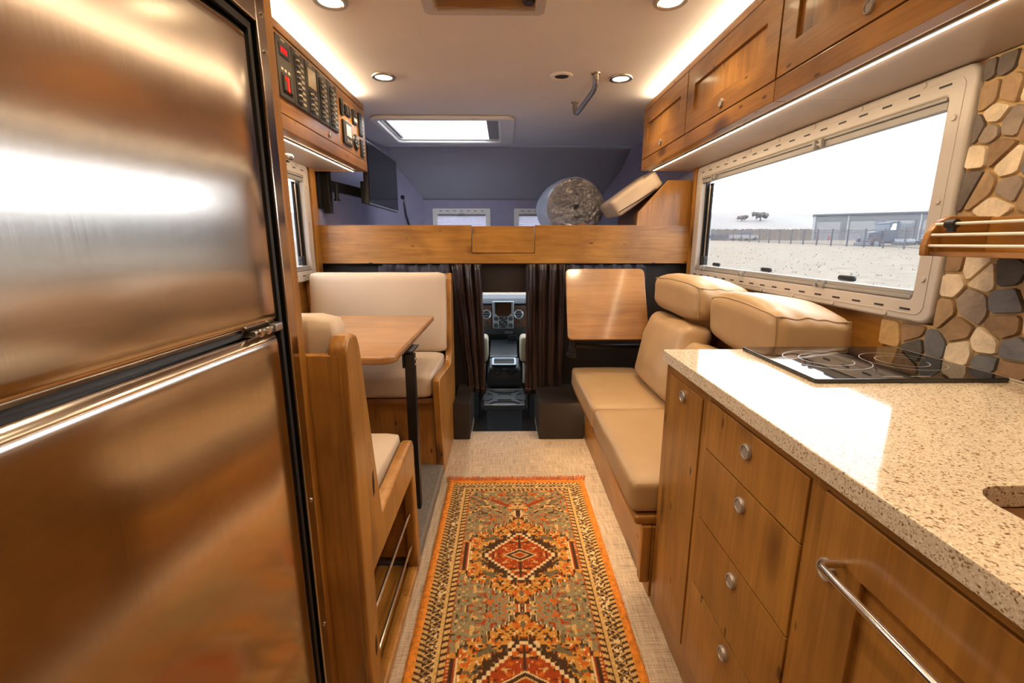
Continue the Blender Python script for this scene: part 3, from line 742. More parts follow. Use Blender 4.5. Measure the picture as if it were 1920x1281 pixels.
# small puck lamp under that cabinet
pk = thing('puck_lamp', (-1.19, 2.62, 1.70), 'small chrome puck lamp under the control-panel cabinet', 'lamp')
MB().lathe([(0, .0), (.030, 0), (.045, .008), (.050, .022), (.050, .0345)], (-1.19, 2.62, 1.70), (0, 0, 1), 24).obj('housing', 'chrome', pk)
MB().box(-1.215, -1.165, 2.612, 2.628, 1.694, 1.702).bevel(.002).obj('switch', 'black_plastic', pk)

# ============================================================ KITCHEN BASE UNITS, right
XK = .52
def base_unit(y0, y1, lb):
    t = thing('base_cabinet', ((XK + XW) / 2, (y0 + y1) / 2, 0), lb, 'cabinet', 'kitchen base cabinets')
    MB().box(XK + .02, XW - .002, y0 + .001, y1 - .001, .001, .899).obj('body', 'lining_y', t)
    return t
def slab(parent, nm, y0, y1, z0, z1, kz=None, ky=None, mat='alder_y'):
    d = MB().box(XK - .004, XK + .014, y0, y1, z0, z1).bevel(.002, 2).obj(nm, mat, parent)
    if kz: knob(XK - .004, ky, kz, -1, .0175, d, 'knob_grey')
    return d
def frame_strip(parent, y0, y1, z0, z1, ax): MB().box(XK, XK + .021, y0, y1, z0, z1).obj('face_frame', 'alder_' + ax, parent)
# narrow pull-out
t = base_unit(1.107, 1.405, 'narrow end kitchen cabinet with one slim door next to the sofa')
slab(t, 'door', 1.128, 1.362, .10, .868, .833, 1.25, 'alder_z')
frame_strip(t, 1.107, 1.126, .001, .899, 'z'); frame_strip(t, 1.364, 1.405, .001, .899, 'z'); frame_strip(t, 1.126, 1.364, .870, .899, 'y'); frame_strip(t, 1.126, 1.364, .001, .098, 'y')
# drawers
t = base_unit(.677, 1.107, 'kitchen drawer cabinet with four stacked wooden drawers')
for z0, z1, kz in ((.752, .877, .832), (.556, .748, .705), (.356, .552, .512), (.10, .352, .312)): slab(t, 'drawer', .699, 1.088, z0, z1, kz, .895, 'alder_z')
frame_strip(t, .677, .697, .001, .899, 'z'); frame_strip(t, 1.090, 1.107, .001, .899, 'z'); frame_strip(t, .697, 1.09, .879, .899, 'y'); frame_strip(t, .697, 1.09, .001, .098, 'y')
# sink unit
t = base_unit(.0, .677, 'kitchen sink cabinet with framed door and steel towel bar')
d = MB().ring([(.06, .10), (.659, .10), (.659, .878), (.06, .878)], [(.15, .19), (.565, .19), (.565, .785), (.15, .785)], 'x', XK - .005, XK + .014).bevel(.002, 2).obj('door', 'alder_z', t)
MB().box(XK + .004, XK + .014, .146, .569, .186, .789).obj('panel', 'alder_z', d)
knob(XK - .005, .628, .757, -1, .0185, d, 'knob_grey')
tb = MB().tube([(XK - .004, .600, .790), (XK - .036, .600, .790), (XK - .044, .592, .790), (XK - .044, .20, .790), (XK - .036, .192, .79), (XK - .004, .192, .79)], .0062, 12).obj('towel_bar', 'chrome', d, label='steel towel bar')
frame_strip(t, .661, .677, .001, .899, 'z'); frame_strip(t, .0, .661, .880, .899, 'y'); frame_strip(t, .0, .661, .001, .098, 'y'); frame_strip(t, .0, .058, .098, .88, 'z')

# worktop with a rounded sink cut-out
ct = thing('countertop', (.89, .7, .90), 'speckled beige quartz kitchen worktop', 'countertop')
SX0, SX1, SY0, SY1 = .642, 1.06, .12, .574
s_ = MB().ring(rrect(.503, 1.279, -.05, 1.416, .012, 5), rrect(SX0, SX1, SY0, SY1, .05, 5), 'z', .900, .935)
s_.bevel(.003, 2, 60); s_.obj('slab', 'quartz', ct)
MB().tube([(1.254, .26, .938), (1.254, 1.41, .938)], .003, 6).obj('sealant_bead', 'white_plastic', ct)
sk = thing('sink', (.85, .35, .73), 'undermounted steel sink basin in the worktop, at the right edge', 'sink')
g = MB().ring(rrect(SX0 - .02, SX1 + .02, SY0 - .02, SY1 + .02, .06, 5), rrect(SX0 + .004, SX1 - .004, SY0 + .004, SY1 - .004, .05, 5), 'z', .892, .898).obj('rim', 'satin_nickel', sk)
g = MB().ring(rrect(SX0 - .004, SX1 + .004, SY0 - .004, SY1 + .004, .055, 5), rrect(SX0 + .004, SX1 - .004, SY0 + .004, SY1 - .004, .05, 5), 'z', .74, .894)
g.box(SX0, SX1, SY0, SY1, .735, .742); g.obj('basin', 'satin_nickel', sk)
MB().lathe([(0, .003), (.03, .003), (.042, .001), (.042, -.002)], (.85, .35, .743), (0, 0, 1), 20).obj('drain', 'chrome', sk)
# glass cooktop
ck = thing('cooktop', (1.0, 1.24, .935), 'black glass cooktop with two round burner zones', 'cooktop')
MB().prism(rrect(.750, 1.232, 1.048, 1.398, .006, 3), 'z', .9355, .9465).bevel(.002, 2).obj('glass_plate', 'cooktop_glass', ck)
for (cx, cy, r) in ((.905, 1.235, .105), (1.105, 1.215, .095)):
    for rr in (r, r * .62):
        a0, a1 = .3, 2 * PI - .2
        P = [(cx + rr * math.cos(a0 + (a1 - a0) * k / 48), cy + rr * math.sin(a0 + (a1 - a0) * k / 48)) for k in range(49)]
        m = MB()
        for k in range(48):
            p, q = P[k], P[k + 1]
            f = (rr + .0022) / rr
            vsq = [m.bm.verts.new((*w_, .9468)) for w_ in (p, q, (cx + (q[0] - cx) * f, cy + (q[1] - cy) * f), (cx + (p[0] - cx) * f, cy + (p[1] - cy) * f))]
            m.bm.faces.new(vsq)
        m.obj('burner_ring', 'print_grey', ck)
MB().box(.93, .98, 1.065, 1.068, .9464, .9468).box(1.0, 1.05, 1.065, 1.068, .9464, .9468).obj('control_marks', 'print_grey', ck)

# wooden spice rack on the stone
rk = thing('spice_rack', (1.17, .83, 1.235), 'wooden wall rack with three white metal rods on the stone', 'rack')
prof = [(1.256, 1.236), (1.088, 1.236), (1.085, 1.262), (1.093, 1.295), (1.112, 1.322), (1.140, 1.336), (1.256, 1.336)]
MB().prism(prof, 'y', 1.188, 1.206).bevel(.003, 2).obj('end_panel', 'alder_x', rk)
MB().prism(prof, 'y', .45, .468).bevel(.003, 2).obj('end_panel', 'alder_x', rk)
MB().box(1.096, 1.256, .468, 1.188, 1.236, 1.248).bevel(.002).obj('bottom_board', 'alder_y', rk)
MB().box(1.242, 1.256, .468, 1.188, 1.248, 1.334).bevel(.002).obj('back_board', 'alder_y', rk)
for xx, zz in ((1.096, 1.262), (1.098, 1.289), (1.108, 1.316)): MB().tube([(xx, .462, zz), (xx, 1.194, zz)], .0035, 8).obj('rod', 'white_trim', rk)
cl = MB().lathe([(.0045, -.012), (.011, -.012), (.011, .012), (.0045, .012)], (1.108, 1.15, 1.316), (0, 1, 0), 12).box(1.104, 1.112, 1.14, 1.158, 1.296, 1.312).obj('clip', 'black_plastic')
tag(cl, 'small black clip clamped on the top rod of the rack', 'clip')

# ============================================================ SOFA, right
def T(x, y, z, ry=0, rx=0, rz=0):
    return Matrix.Translation((x, y, z)) @ Matrix.Rotation(rz, 4, 'Z') @ Matrix.Rotation(ry, 4, 'Y') @ Matrix.Rotation(rx, 4, 'X')
sf = thing('sofa', (.88, 2.2, 0), 'built-in tan leather sofa bench along the right wall', 'sofa')
MB().box(.517, 1.275, 1.425, 2.79, .001, .285).bevel(.003).obj('base', 'alder_y', sf)
MB().box(.455, .62, 1.432, 2.95, .288, .325).bevel(.012, 3).obj('seat_rail', 'alder_y', sf)
MB().box(.482, .516, 1.424, 1.462, .06, .287).bevel(.005).obj('rail_support', 'alder_z', sf)
MB().box(.62, 1.275, 1.432, 2.95, .29, .325).obj('seat_board', 'lining_y', sf)
for (y0, y1) in ((1.436, 2.165), (2.170, 2.955)):
    c = MB().cushion((.215, (y1 - y0) / 2, .064), T(.653, (y0 + y1) / 2, .392), .028, .012, 12, .003, y0)
    co = c.obj('seat_cushion', 'leather', sf, smooth=80)
    z = .446; P = [(.452, y0 + .02, z), (.452, y1 - .02, z)]
    MB().tube(P, .0028, 6).obj('seam', 'leather_stitch', co)
for (y0, y1, sd, zc_, hz_) in ((1.44, 2.155, 3, .628, .176), (2.16, 2.73, 8, .662, .207)):
    c = MB().cushion((.075, (y1 - y0) / 2, hz_), T(.905, (y0 + y1) / 2, zc_, math.radians(14)), .05, .03, 16, .012, sd, pax=0)
    c.obj('back_cushion', 'leather', sf, smooth=80)
MB().box(1.10, 1.275, 1.43, 2.75, .33, .80).obj('back_box', 'lining_y', sf)
def pillow(cx, cy, cz, hx, hy, hz, tilt, lb, sd, rz=0):
    t = thing('headrest_pillow', (cx, cy, cz - hz), lb, 'pillow', 'leather headrest pillows on the sofa')
    Mt = T(cx, cy, cz, tilt, 0, rz); r = .058; k = r * .29
    def warp(p):
        """soft sag: plump middle, pulled-in ends, wrinkles near the ends"""
        u = p.y / hy; e = abs(u) ** 2.2
        q = Vector(p)
        q.z = p.z * (1.06 - .20 * e) - .010 * e
        q.x = p.x * (1.05 - .10 * e)
        q.z -= .045 * max(0.0, (p.x / hx + 1) / 2) ** 1.5 * max(0.0, p.z / hz)
        w = .007 * mnoise.noise(Vector((p.x * 14, p.y * 5 + sd, p.z * 10))) + .0028 * e * math.sin(p.x * 70 + p.z * 45 + 4 * mnoise.noise(Vector((p.x * 8, p.y * 8, sd))))
        return q + Vector((-.3 * w, 0, w))
    c = MB().cushion((hx, hy, hz), Matrix.Identity(4), r, .012, 24, 0, sd, pax=2)
    for v in c.bm.verts: v.co = Mt @ warp(v.co)
    co = c.obj('cover', 'leather', t, smooth=80)
    X_, Y_, Z_ = hx - k, hy - k, hz - k
    def line(a_, b_, n=24): return [Mt @ warp(Vector(a_).lerp(Vector(b_), i / n)) for i in range(n + 1)]
    for P in (line((-X_, -Y_, Z_), (-X_, Y_, Z_)), line((-X_, -Y_, Z_), (X_, -Y_, Z_)), line((-X_, Y_, Z_), (X_, Y_, Z_)), line((-X_, -Y_, Z_), (-X_, -Y_, -Z_)), line((X_, -Y_, Z_), (X_, -Y_, -Z_))):
        MB().tube(P, .0035, 7).obj('piping', 'leather_stitch', co)
    return t
pillow(1.090, 1.834, .950, .148, .305, .110, math.radians(-4), 'long plump tan leather headrest pillow nearest the cooktop', 2, math.radians(-3))
pillow(1.050, 2.466, .996, .150, .305, .098, math.radians(-2), 'tan leather headrest pillow in the far corner beside the stowed table', 7, math.radians(2))

# stowed swing table standing against the bulkhead
ft = thing('swing_table', (.63, 2.75, .56), 'stowed wooden swing table standing upright behind the sofa', 'table')
a = math.atan2(.21, .428)
Mt = T(.643, 2.885, .886, 0, -a)
g = MB().prism(rrect(-.256, .256, -.238, .238, .03, 5), 'y', -.012, .012, Mt).bevel(.006, 3, 50); g.obj('table_top', 'maple_x', ft)
MB().lathe([(.028, 0), (.028, .07), (.022, .075), (.022, .15)], (.425, 2.83, .545), (0, 0, 1), 20).obj('post', 'black_metal', ft)
MB().lathe([(0, 0), (.034, 0), (.038, .008), (.034, .03), (0, .03)], (.425, 2.83, .555), (0, 0, 1), 20).obj('clamp', 'black_metal', ft)
MB().tube([(.44, 2.84, .625), (.62, 2.90, .605), (.95, 3.0, .585)], .020, 12).obj('swing_arm', 'black_metal', ft)

# ============================================================ DINETTE, left
XB = -.345
nb = thing('dinette_bench', (-.8, 1.25, 0), 'near wooden dinette bench with its back to the refrigerator', 'bench')
g = MB()
TH = .042
xa, xb_ = XB - TH, XB
g.prism([(.960, .0), (1.045, .0), (1.045, .52), (1.145, .470), (1.145, .545), (1.055, 1.035), (1.040, 1.062), (1.015, 1.070), (.985, 1.070), (.965, 1.052), (.960, 1.03)], 'x', xa, xb_)
g.prism([(1.03, .425), (1.560, .425), (1.588, .46), (1.585, .53), (1.570, .556), (1.545, .562), (1.19, .542), (1.155, .535), (1.13, .56), (1.06, .75), (1.03, .70)], 'x', xa + .0004, xb_ - .0004)
g.prism([(1.555, .0), (1.625, .0), (1.588, .46), (1.54, .46)], 'x', xa + .0008, xb_ - .0008)
g.box(xa + .0012, xb_ - .0012, 1.03, 1.57, .0, .035)
g.bevel(.009, 3, 50); g.obj('end_panel', 'alder_z', nb, label='curved wooden end panel with an open storage bay')
MB().box(-1.27, XB - .012, .9585, .985, .0, 1.032).bevel(.006, 2).obj('back_panel', 'alder_z', nb)
MB().box(-1.27, xa - .001, 1.0, 1.585, .43, .455).obj('seat_board', 'lining_y', nb)
MB().box(-1.27, xa - .001, 1.575, 1.594, .061, .455).obj('front_panel', 'alder_x', nb)
MB().box(-.80, xa - .001, 1.0, 1.572, .002, .02).box(-.80, -.785, 1.0, 1.572, .02, .43).obj('bay_lining', 'alder_y', nb)
for zz in (.275, .135): MB().tube([(XB - .02, 1.04, zz), (XB - .02, 1.58, zz)], .005, 8).obj('rail_rod', 'chrome', nb)
MB().cushion((.432, .265, .064), T(-.822, 1.322, .523), .026, .008, 12, .002, 1).obj('seat_cushion', 'seat_vinyl_pale', nb, smooth=80)
MB().cushion((.43, .052, .265), T(-.815, 1.055, .842), .034, .008, 12, .002, 4, pax=1).obj('back_cushion', 'seat_vinyl_pale', nb, smooth=80)
# dark knots in the end panel
for yy, zz, h in ((1.08, .66, .035), (1.01, .23, .03)):
    MB().prism([(yy - .006, zz - h), (yy + .006, zz - h * .8), (yy + .009, zz), (yy + .004, zz + h), (yy - .004, zz + h * .7), (yy - .008, zz)], 'x', XB - .001, XB + .0006).obj('knot', 'dark_panel', nb)

fb = thing('dinette_bench', (-.8, 2.65, 0), 'far wooden dinette bench with pale cushions facing the camera', 'bench')
g = MB()
g.prism([(2.345, .0), (2.86, .0), (2.96, .3), (2.985, 1.05), (2.975, 1.072), (2.95, 1.080), (2.915, 1.078), (2.895, 1.062), (2.885, 1.03), (2.825, .60), (2.80, .555), (2.76, .535), (2.70, .535), (2.36, .572), (2.315, .575), (2.285, .560), (2.275, .53)], 'x', xa, xb_)
g.bevel(.009, 3, 50); g.obj('end_panel', 'alder_z', fb)
MB().box(-1.27, xa - .001, 2.345, 2.365, .061, .452).obj('front_panel', 'alder_z', fb)
MB().box(-1.27, xa - .001, 2.31, 2.86, .43, .456).obj('seat_board', 'lining_y', fb)
MB().box(-1.27, xa - .001, 2.93, 2.975, .06, 1.03).obj('back_panel', 'alder_x', fb)
MB().cushion((.433, .27, .068), T(-.823, 2.565, .526), .032, .010, 12, .002, 2).obj('seat_cushion', 'seat_vinyl_pale', fb, smooth=80)
MB().cushion((.425, .050, .25), T(-.80, 2.872, .838, 0, math.radians(-7)), .03, .006, 12, .002, 5, pax=1).obj('back_cushion', 'seat_vinyl_pale', fb, smooth=80)

tb = thing('dinette_table', (-.85, 2.15, .06), 'glossy wooden dinette table with a single black leg', 'table')
def tt(x0, x1, y0, y1, r1, r2):
    P = [(x0, y0)]
    for k in range(7): a = -PI / 2 + k * PI / 12; P.append((x1 - r1 + r1 * math.cos(a), y0 + r1 + r1 * math.sin(a)))
    for k in range(5): a = k * PI / 8; P.append((x1 - r2 + r2 * math.cos(a), y1 - r2 + r2 * math.sin(a)))
    P.append((x0, y1)); return P
MB().prism(tt(-1.24, -.418, 1.648, 2.655, .07, .03), 'z', .820, .852).bevel(.010, 3, 50).obj('table_top', 'maple_x', tb)
lg = MB().box(-.438, -.396, 1.905, 1.945, .061, .800).bevel(.003).obj('leg', 'black_metal', tb)
br = MB().prism([(1.895, .819), (2.02, .819), (2.02, .80), (1.96, .74), (1.895, .74)], 'x', -.446, -.438).bevel(.002).box(-.50, -.396, 1.88, 2.02, .812, .8195).obj('bracket', 'black_metal', tb)
for yy, zz in ((1.925, .775), (1.925, .75)): MB().lathe([(0, .006), (.005, .006), (.006, 0)], (-.396, yy, zz), (1, 0, 0), 8).obj('bolt', 'satin_nickel', tb)

# ============================================================ LOFT EDGE AND WHAT LIES ON IT
bm_ = thing('loft_beam', (0, YB, 1.13), 'long knotty wooden guard beam across the edge of the loft', 'beam')
g = MB(); Y0, Y1 = YB, YB + .04
g.box(-1.277, -.231, Y0, Y1, 1.131, 1.379); g.box(.199, 1.262, Y0, Y1, 1.131, 1.379); g.box(-.231, .199, Y0, Y1, 1.131, 1.199)
g.obj('board', 'alder_x', bm_)
MB().box(-.227, .195, Y0 - .003, Y1 - .004, 1.203, 1.378).bevel(.002).obj('drop_in_section', 'alder_x', bm_, label='short removable middle section')
MB().box(.1995, 1.27, Y1 - .001, Y1 + .012, 1.372, 1.386).box(-1.277, -.2315, Y1 - .001, Y1 + .012, 1.372, 1.386).obj('edge_strip', 'alder_x', bm_)
wg = thing('wedge_cabinet', (1.09, 3.32, 1.30), 'slant-topped wooden end box at the right end of the loft', 'cabinet')
MB().prism([(.897, 1.302), (.905, 1.470), (1.097, 1.681), (1.268, 1.681), (1.268, 1.302)], 'y', 3.213, 3.235).bevel(.003).obj('front_panel', 'alder_z', wg)
MB().prism([(.905, 1.302), (.912, 1.465), (1.099, 1.673), (1.268, 1.673), (1.268, 1.302)], 'y', 3.235, 3.80).obj('body', 'lining_y', wg)
cu = thing('loose_cushion', (.92, 3.45, 1.43), 'cream cushion leaning on the slanted wooden box in the loft', 'cushion')
ang = math.atan2(1.681 - 1.470, 1.097 - .905)
Mt = T(.900, 3.44, 1.598, -math.radians(36))
MB().cushion((.185, .20, .060), Mt, .024, .006, 12, .002, 6).obj('cover', 'seat_vinyl_pale', cu, smooth=80)
MB().tube([Mt @ Vector(p) for p in ((-.17, -.198, -.03), (0, -.203, -.045), (.12, -.2, -.05))], .004, 6).obj('zip', 'dark_panel', cu)
ro = thing('wrapped_bedding_roll', (.50, 3.92, 1.30), 'fat rolled mattress wrapped in crinkled clear plastic on the loft', 'bedding')
ax = Vector((-.10, 1, .03)).normalized(); c0 = Vector((.545, 3.67, 1.535))
q = Vector((0, 0, 1)).rotation_difference(ax).to_matrix().to_4x4()
def roll_pt(p):
    return Matrix.Translation(c0) @ q @ p
g = MB(); NR, NA = 46, 150
def endp(u, v):
    r = .222 * u; th = 2 * PI * v
    px_, py_ = r * math.cos(th), r * math.sin(th)
    rid = lambda k, sd: 1 - abs(2 * mnoise.noise(Vector((px_ * k + 1.5 * mnoise.noise(Vector((px_ * 9, py_ * 9, sd))), py_ * k, sd))))
    d = .016 * rid(12, 3) + .016 * rid(24, 7) + .007 * rid(50, 11) - .026
    z = -.035 * (1 - u ** 3) + d * (1 - u ** 6) + (.05 * max(0, 1 - u / .12))
    return roll_pt(Vector((r * math.cos(th) * 1.02, r * math.sin(th) * .98, z)))
g.grid(endp, NR, NA)
bmesh.ops.remove_doubles(g.bm, verts=g.bm.verts[:], dist=.0005)
g.obj('end_wrap', 'plastic_wrap', ro, smooth=70)
g = MB()
def sidep(u, v):
    th = 2 * PI * v; R = .222 + .020 * math.sin(PI * min(1, u * 1.3)) ** .5
    R *= 1 + .02 * mnoise.noise(Vector((math.cos(th) * 3, math.sin(th) * 3, u * 4)))
    return roll_pt(Vector((R * math.cos(th) * 1.02, R * math.sin(th) * .98, .50 * u)))
g.grid(sidep, 12, NA); g.obj('side_wrap', 'foam_blue', ro, smooth=70)
MB().lathe([(.03, -.02), (.045, -.02), (.045, .05), (.03, .05)], roll_pt(Vector((.03, .165, -.02))), tuple(ax), 16).obj('cardboard_core', 'lining_y', ro)

# television on a wall arm
tv = thing('television', (-1.0, 3.95, 1.54), 'flat black television above the left side of the loft', 'television')
MB().box(-1.035, -1.000, 3.50, 4.42, 1.545, 1.995).bevel(.006).obj('casing', 'black_plastic', tv)
MB().box(-1.001, -.996, 3.512, 4.408, 1.566, 1.985).obj('screen', 'screen_black', tv)
MB().box(-1.002, -.994, 3.512, 4.408, 1.547, 1.557).obj('lower_trim', 'cab_silver', tv)
MB().box(-1.06, -1.035, 3.7, 4.2, 1.62, 1.9).bevel(.01).obj('rear_housing', 'black_plastic', tv)
mt = thing('wall_bracket', (-1.2, 3.4, 1.48), 'black swivel wall bracket holding the television', 'bracket')
MB().box(-1.279, -1.262, 3.245, 3.42, 1.50, 1.76).bevel(.003).obj('wall_plate', 'black_metal', mt)
MB().box(-1.262, -1.215, 3.30, 3.36, 1.47, 1.80).bevel(.004).obj('hinge_block', 'black_metal', mt)
d = Vector((.15, .33, -.03)); L0 = Vector((-1.235, 3.34, 1.66))
ang = math.atan2(d.x, d.y)
g = MB().box(-.018, .018, 0, d.length, -.035, .035, Matrix.Translation(L0) @ Matrix.Rotation(-ang, 4, 'Z') @ Matrix.Rotation(-.07, 4, 'X')).bevel(.004); g.obj('arm', 'black_metal', mt)
MB().lathe([(.014, -.06), (.014, .05)], (-1.20, 3.40, 1.63), (0, 0, 1), 12).lathe([(0, 0), (.022, 0), (.022, .012), (0, .012)], (-1.20, 3.40, 1.56), (0, 0, 1), 12).obj('pivot_bolt', 'black_metal', mt)
MB().box(-1.090, -1.062, 3.60, 3.76, 1.56, 1.72).bevel(.004).obj('mount_head', 'black_metal', mt)
cb = MB().tube([(-1.085, 5.03, 1.735), (-1.07, 5.02, 1.66), (-1.055, 5.02, 1.55), (-1.03, 5.03, 1.46), (-.98, 5.02, 1.38), (-.95, 5.0, 1.305)], .011, 8).lathe([(0, 0), (.026, 0), (.022, .03), (0, .03)], (-1.10, 5.02, 1.735), (1, -.5, 0), 14).obj('power_cable', 'black_plastic')
tag(cb, 'black power cable hanging from a socket on the purple wall', 'cable')
for (yy, lb) in ((4.3, 'small black wall socket behind the cream cushion'),):
    so = MB().lathe([(0, .02), (.03, .02), (.036, 0)], (1.28, yy, 1.62), (-1, 0, 0), 16).obj('wall_socket', 'black_plastic'); tag(so, lb, 'socket')

# ============================================================ CURTAINS
def curtain(x0, x1, y, z0, z1, n, amp, lb, seed, mat='curtain_leather', x0b=None, x1b=None, hem=True):
    t = thing('curtain', ((x0 + x1) / 2, y, z0), lb, 'curtain', 'brown curtains below the loft')
    x0b = x0 if x0b is None else x0b; x1b = x1 if x1b is None else x1b
    def fn(u, v):
        x = (x0b + (x1b - x0b) * u) * (1 - v) + (x0 + (x1 - x0) * u) * v
        w = math.sin(2 * PI * n * u + seed) + .45 * math.sin(2 * PI * n * 2.3 * u + seed * 2 + 1.5 * v)
        yy = y + amp * w * (.55 + .45 * v) - .02 * mnoise.noise(Vector((u * 3 + seed, v * 4, 1)))
        return (x + .006 * mnoise.noise(Vector((u * 5, v * 6, seed))), yy, z0 + (z1 - z0) * v + .006 * math.sin(u * 5 + seed) * (1 - v))
    o = MB().grid(fn, max(24, int(n * 14)), 22).obj('cloth', mat, t, smooth=80)
    md = o.modifiers.new('thick', 'SOLIDIFY'); md.thickness = .003
    if hem:
        MB().tube([Vector(fn(k / 40, .045)) + Vector((0, -.0035, 0)) for k in range(41)], .0012, 5).obj('hem_stitch', 'leather_stitch', o)
        MB().tube([Vector(fn(.88, k / 30)) + Vector((0, -.0035, 0)) for k in range(31)], .0012, 5).obj('seam', 'dark_panel', o)
    return t
curtain(-.375, -.165, 3.155, .205, 1.126, 3, .020, 'dark brown leather curtain at the left side of the cab passage', .5, x0b=-.285, x1b=-.150)
curtain(.140, .405, 3.150, .190, 1.126, 3.4, .022, 'dark brown leather curtain at the right side of the cab passage', 2.1, x0b=.140, x1b=.400)
curtain(-.88, -.385, 3.185, .9, 1.126, 5, .010, 'dark plaid curtain heading gathered above the far bench', .9, mat='plaid_curtain', hem=False)
curtain(.42, .98, 3.185, .9, 1.126, 6, .010, 'dark plaid curtain heading above the stowed swing table', 1.7, mat='plaid_curtain', hem=False)
rl = MB().tube([(-1.1, 3.185, 1.122), (1.1, 3.185, 1.122)], .006, 8).obj('curtain_rail', 'black_metal'); tag(rl, 'thin black curtain rail under the loft beam', 'rail')

# ============================================================ CEILING FITTINGS
names = ['left ceiling downlight over the aisle, above the picture', 'right ceiling downlight over the aisle, above the picture', 'rear left ceiling downlight behind the viewer', 'rear right ceiling downlight behind the viewer',
         'far left ceiling downlight beside the control-panel cabinet', 'far right ceiling downlight beside the grab handle', 'near left ceiling downlight at the top edge', 'near right ceiling downlight at the top edge']
for (x, y), lb in zip(((-.22, 1.22), (.32, 1.22), (-.22, .15), (.32, .15), (-.695, 2.875), (.668, 2.88), (-.685, 2.04), (.650, 2.02)), names):  # the first four are out of view, added to brighten floor and fronts
    t = thing('downlight', (x, y, ZC), lb, 'ceiling light', 'round ceiling downlights')
    MB().lathe([(.045, -.004), (.050, -.010), (.064, -.010), (.068, -.004), (.068, .0)], (x, y, ZC), (0, 0, 1), 28).obj('trim_ring', 'satin_nickel', t)
    MB().lathe([(0, -.0055), (.047, -.0055), (.047, -.001), (0, -.001)], (x, y, ZC), (0, 0, 1), 28).obj('lens', 'downlight_glow', t)
    ld = bpy.data.lights.new('downlight_lamp', 'SPOT'); ld.energy = SPOT_W; ld.color = (1.0, .74, .46); ld.spot_size = math.radians(140); ld.spot_blend = .7; ld.shadow_soft_size = .045
    lo = bpy.data.objects.new('downlight_lamp', ld); COL.objects.link(lo); lo.parent = t; lo.location = (0, 0, -.012)
t = thing('ceiling_vent', (.322, 2.852, ZC), 'small round chrome-rimmed vent in the ceiling', 'vent')
MB().lathe([(.040, -.004), (.046, -.010), (.062, -.008), (.066, 0)], (.322, 2.852, ZC), (0, 0, 1), 28).obj('rim', 'white_trim', t)
MB().lathe([(0, -.003), (.041, -.003), (.041, 0), (0, 0)], (.322, 2.852, ZC), (0, 0, 1), 28).obj('grille', 'dark_panel', t)
gh = thing('grab_handle', (.5, 3.05, ZC), 'angled metal grab handle on the ceiling above the loft edge', 'handle')
MB().tube([(.509, 2.808, ZC), (.512, 2.815, 2.185), (.525, 2.90, 2.168), (.530, 2.976, 2.160), (.528, 2.99, 2.158), (.490, 3.27, 2.128), (.483, 3.31, 2.122), (.476, 3.335, 2.130), (.472, 3.345, 2.155), (.472, 3.347, ZC)], .016, 14).obj('bar', 'satin_nickel', gh)
MB().lathe([(.024, -.006), (.026, 0)], (.509, 2.808, ZC), (0, 0, 1), 16).obj('foot', 'satin_nickel', gh)
MB().lathe([(.024, -.006), (.026, 0)], (.472, 3.347, ZC), (0, 0, 1), 16).obj('foot', 'satin_nickel', gh)

# toe lighting below the sofa rail and along the bench
t = strip('led_strip', .500, .512, 1.47, 2.78, .278, .284, 'led_toe', 'warm LED strip tucked under the sofa seat rail', G)

# ============================================================ RUG
import numpy as np
rg = thing('runner_rug', (.055, 1.05, 0), 'orange-bordered patterned runner rug on the aisle floor', 'rug')
CX, HW, YE, YS = .055, .335, 2.218, -.10
CELL = .0031
nx = int(2 * HW / CELL); ny = int((YE - YS) / CELL)
xs = np.linspace(-HW, HW, nx + 1); ys = np.linspace(YS, YE, ny + 1)
gx, gy = np.meshgrid(xs, ys, indexing='ij')
R = np.random.RandomState(11)
def vnoise(a, b_, sc):
    n = 64; lat = R.rand(n, n); u = a * sc; v = b_ * sc
    i = np.floor(u).astype(int); j = np.floor(v).astype(int); fu = u - i; fv = v - j
    fu = fu * fu * (3 - 2 * fu); fv = fv * fv * (3 - 2 * fv); i %= n; j %= n; i2 = (i + 1) % n; j2 = (j + 1) % n
    return (lat[i, j] * (1 - fu) + lat[i2, j] * fu) * (1 - fv) + (lat[i, j2] * (1 - fu) + lat[i2, j2] * fu) * fv
c_field = rgb(140, 128, 96); c_gold = rgb(196, 140, 62); c_red = rgb(158, 66, 26); c_dark = rgb(74, 50, 33); c_tan = rgb(205, 166, 104); c_cream = rgb(222, 196, 148); c_teal = rgb(110, 98, 72); c_or = rgb(196, 100, 34)
col = np.zeros(gx.shape + (3,))
def put(mask, c): col[mask] = c
ax_ = np.abs(gx); per = .558; yc = 1.645
s_ = np.abs(((gy - yc + per / 2) % per) - per / 2)
inner = gy < yc + per / 2 - .005
put(np.ones(gx.shape, bool), c_field)
st = np.floor(s_ / .013) * .013; sx = np.floor(ax_ / .013) * .013
hexw = np.interp(st, [0, .09, .10, .125, .15, .19, .215, .235, .26, .28], [.26, .26, .215, .20, .15, .085, .045, .045, .008, .008])
gold = inner & (ax_ < hexw)
put(gold, c_gold)
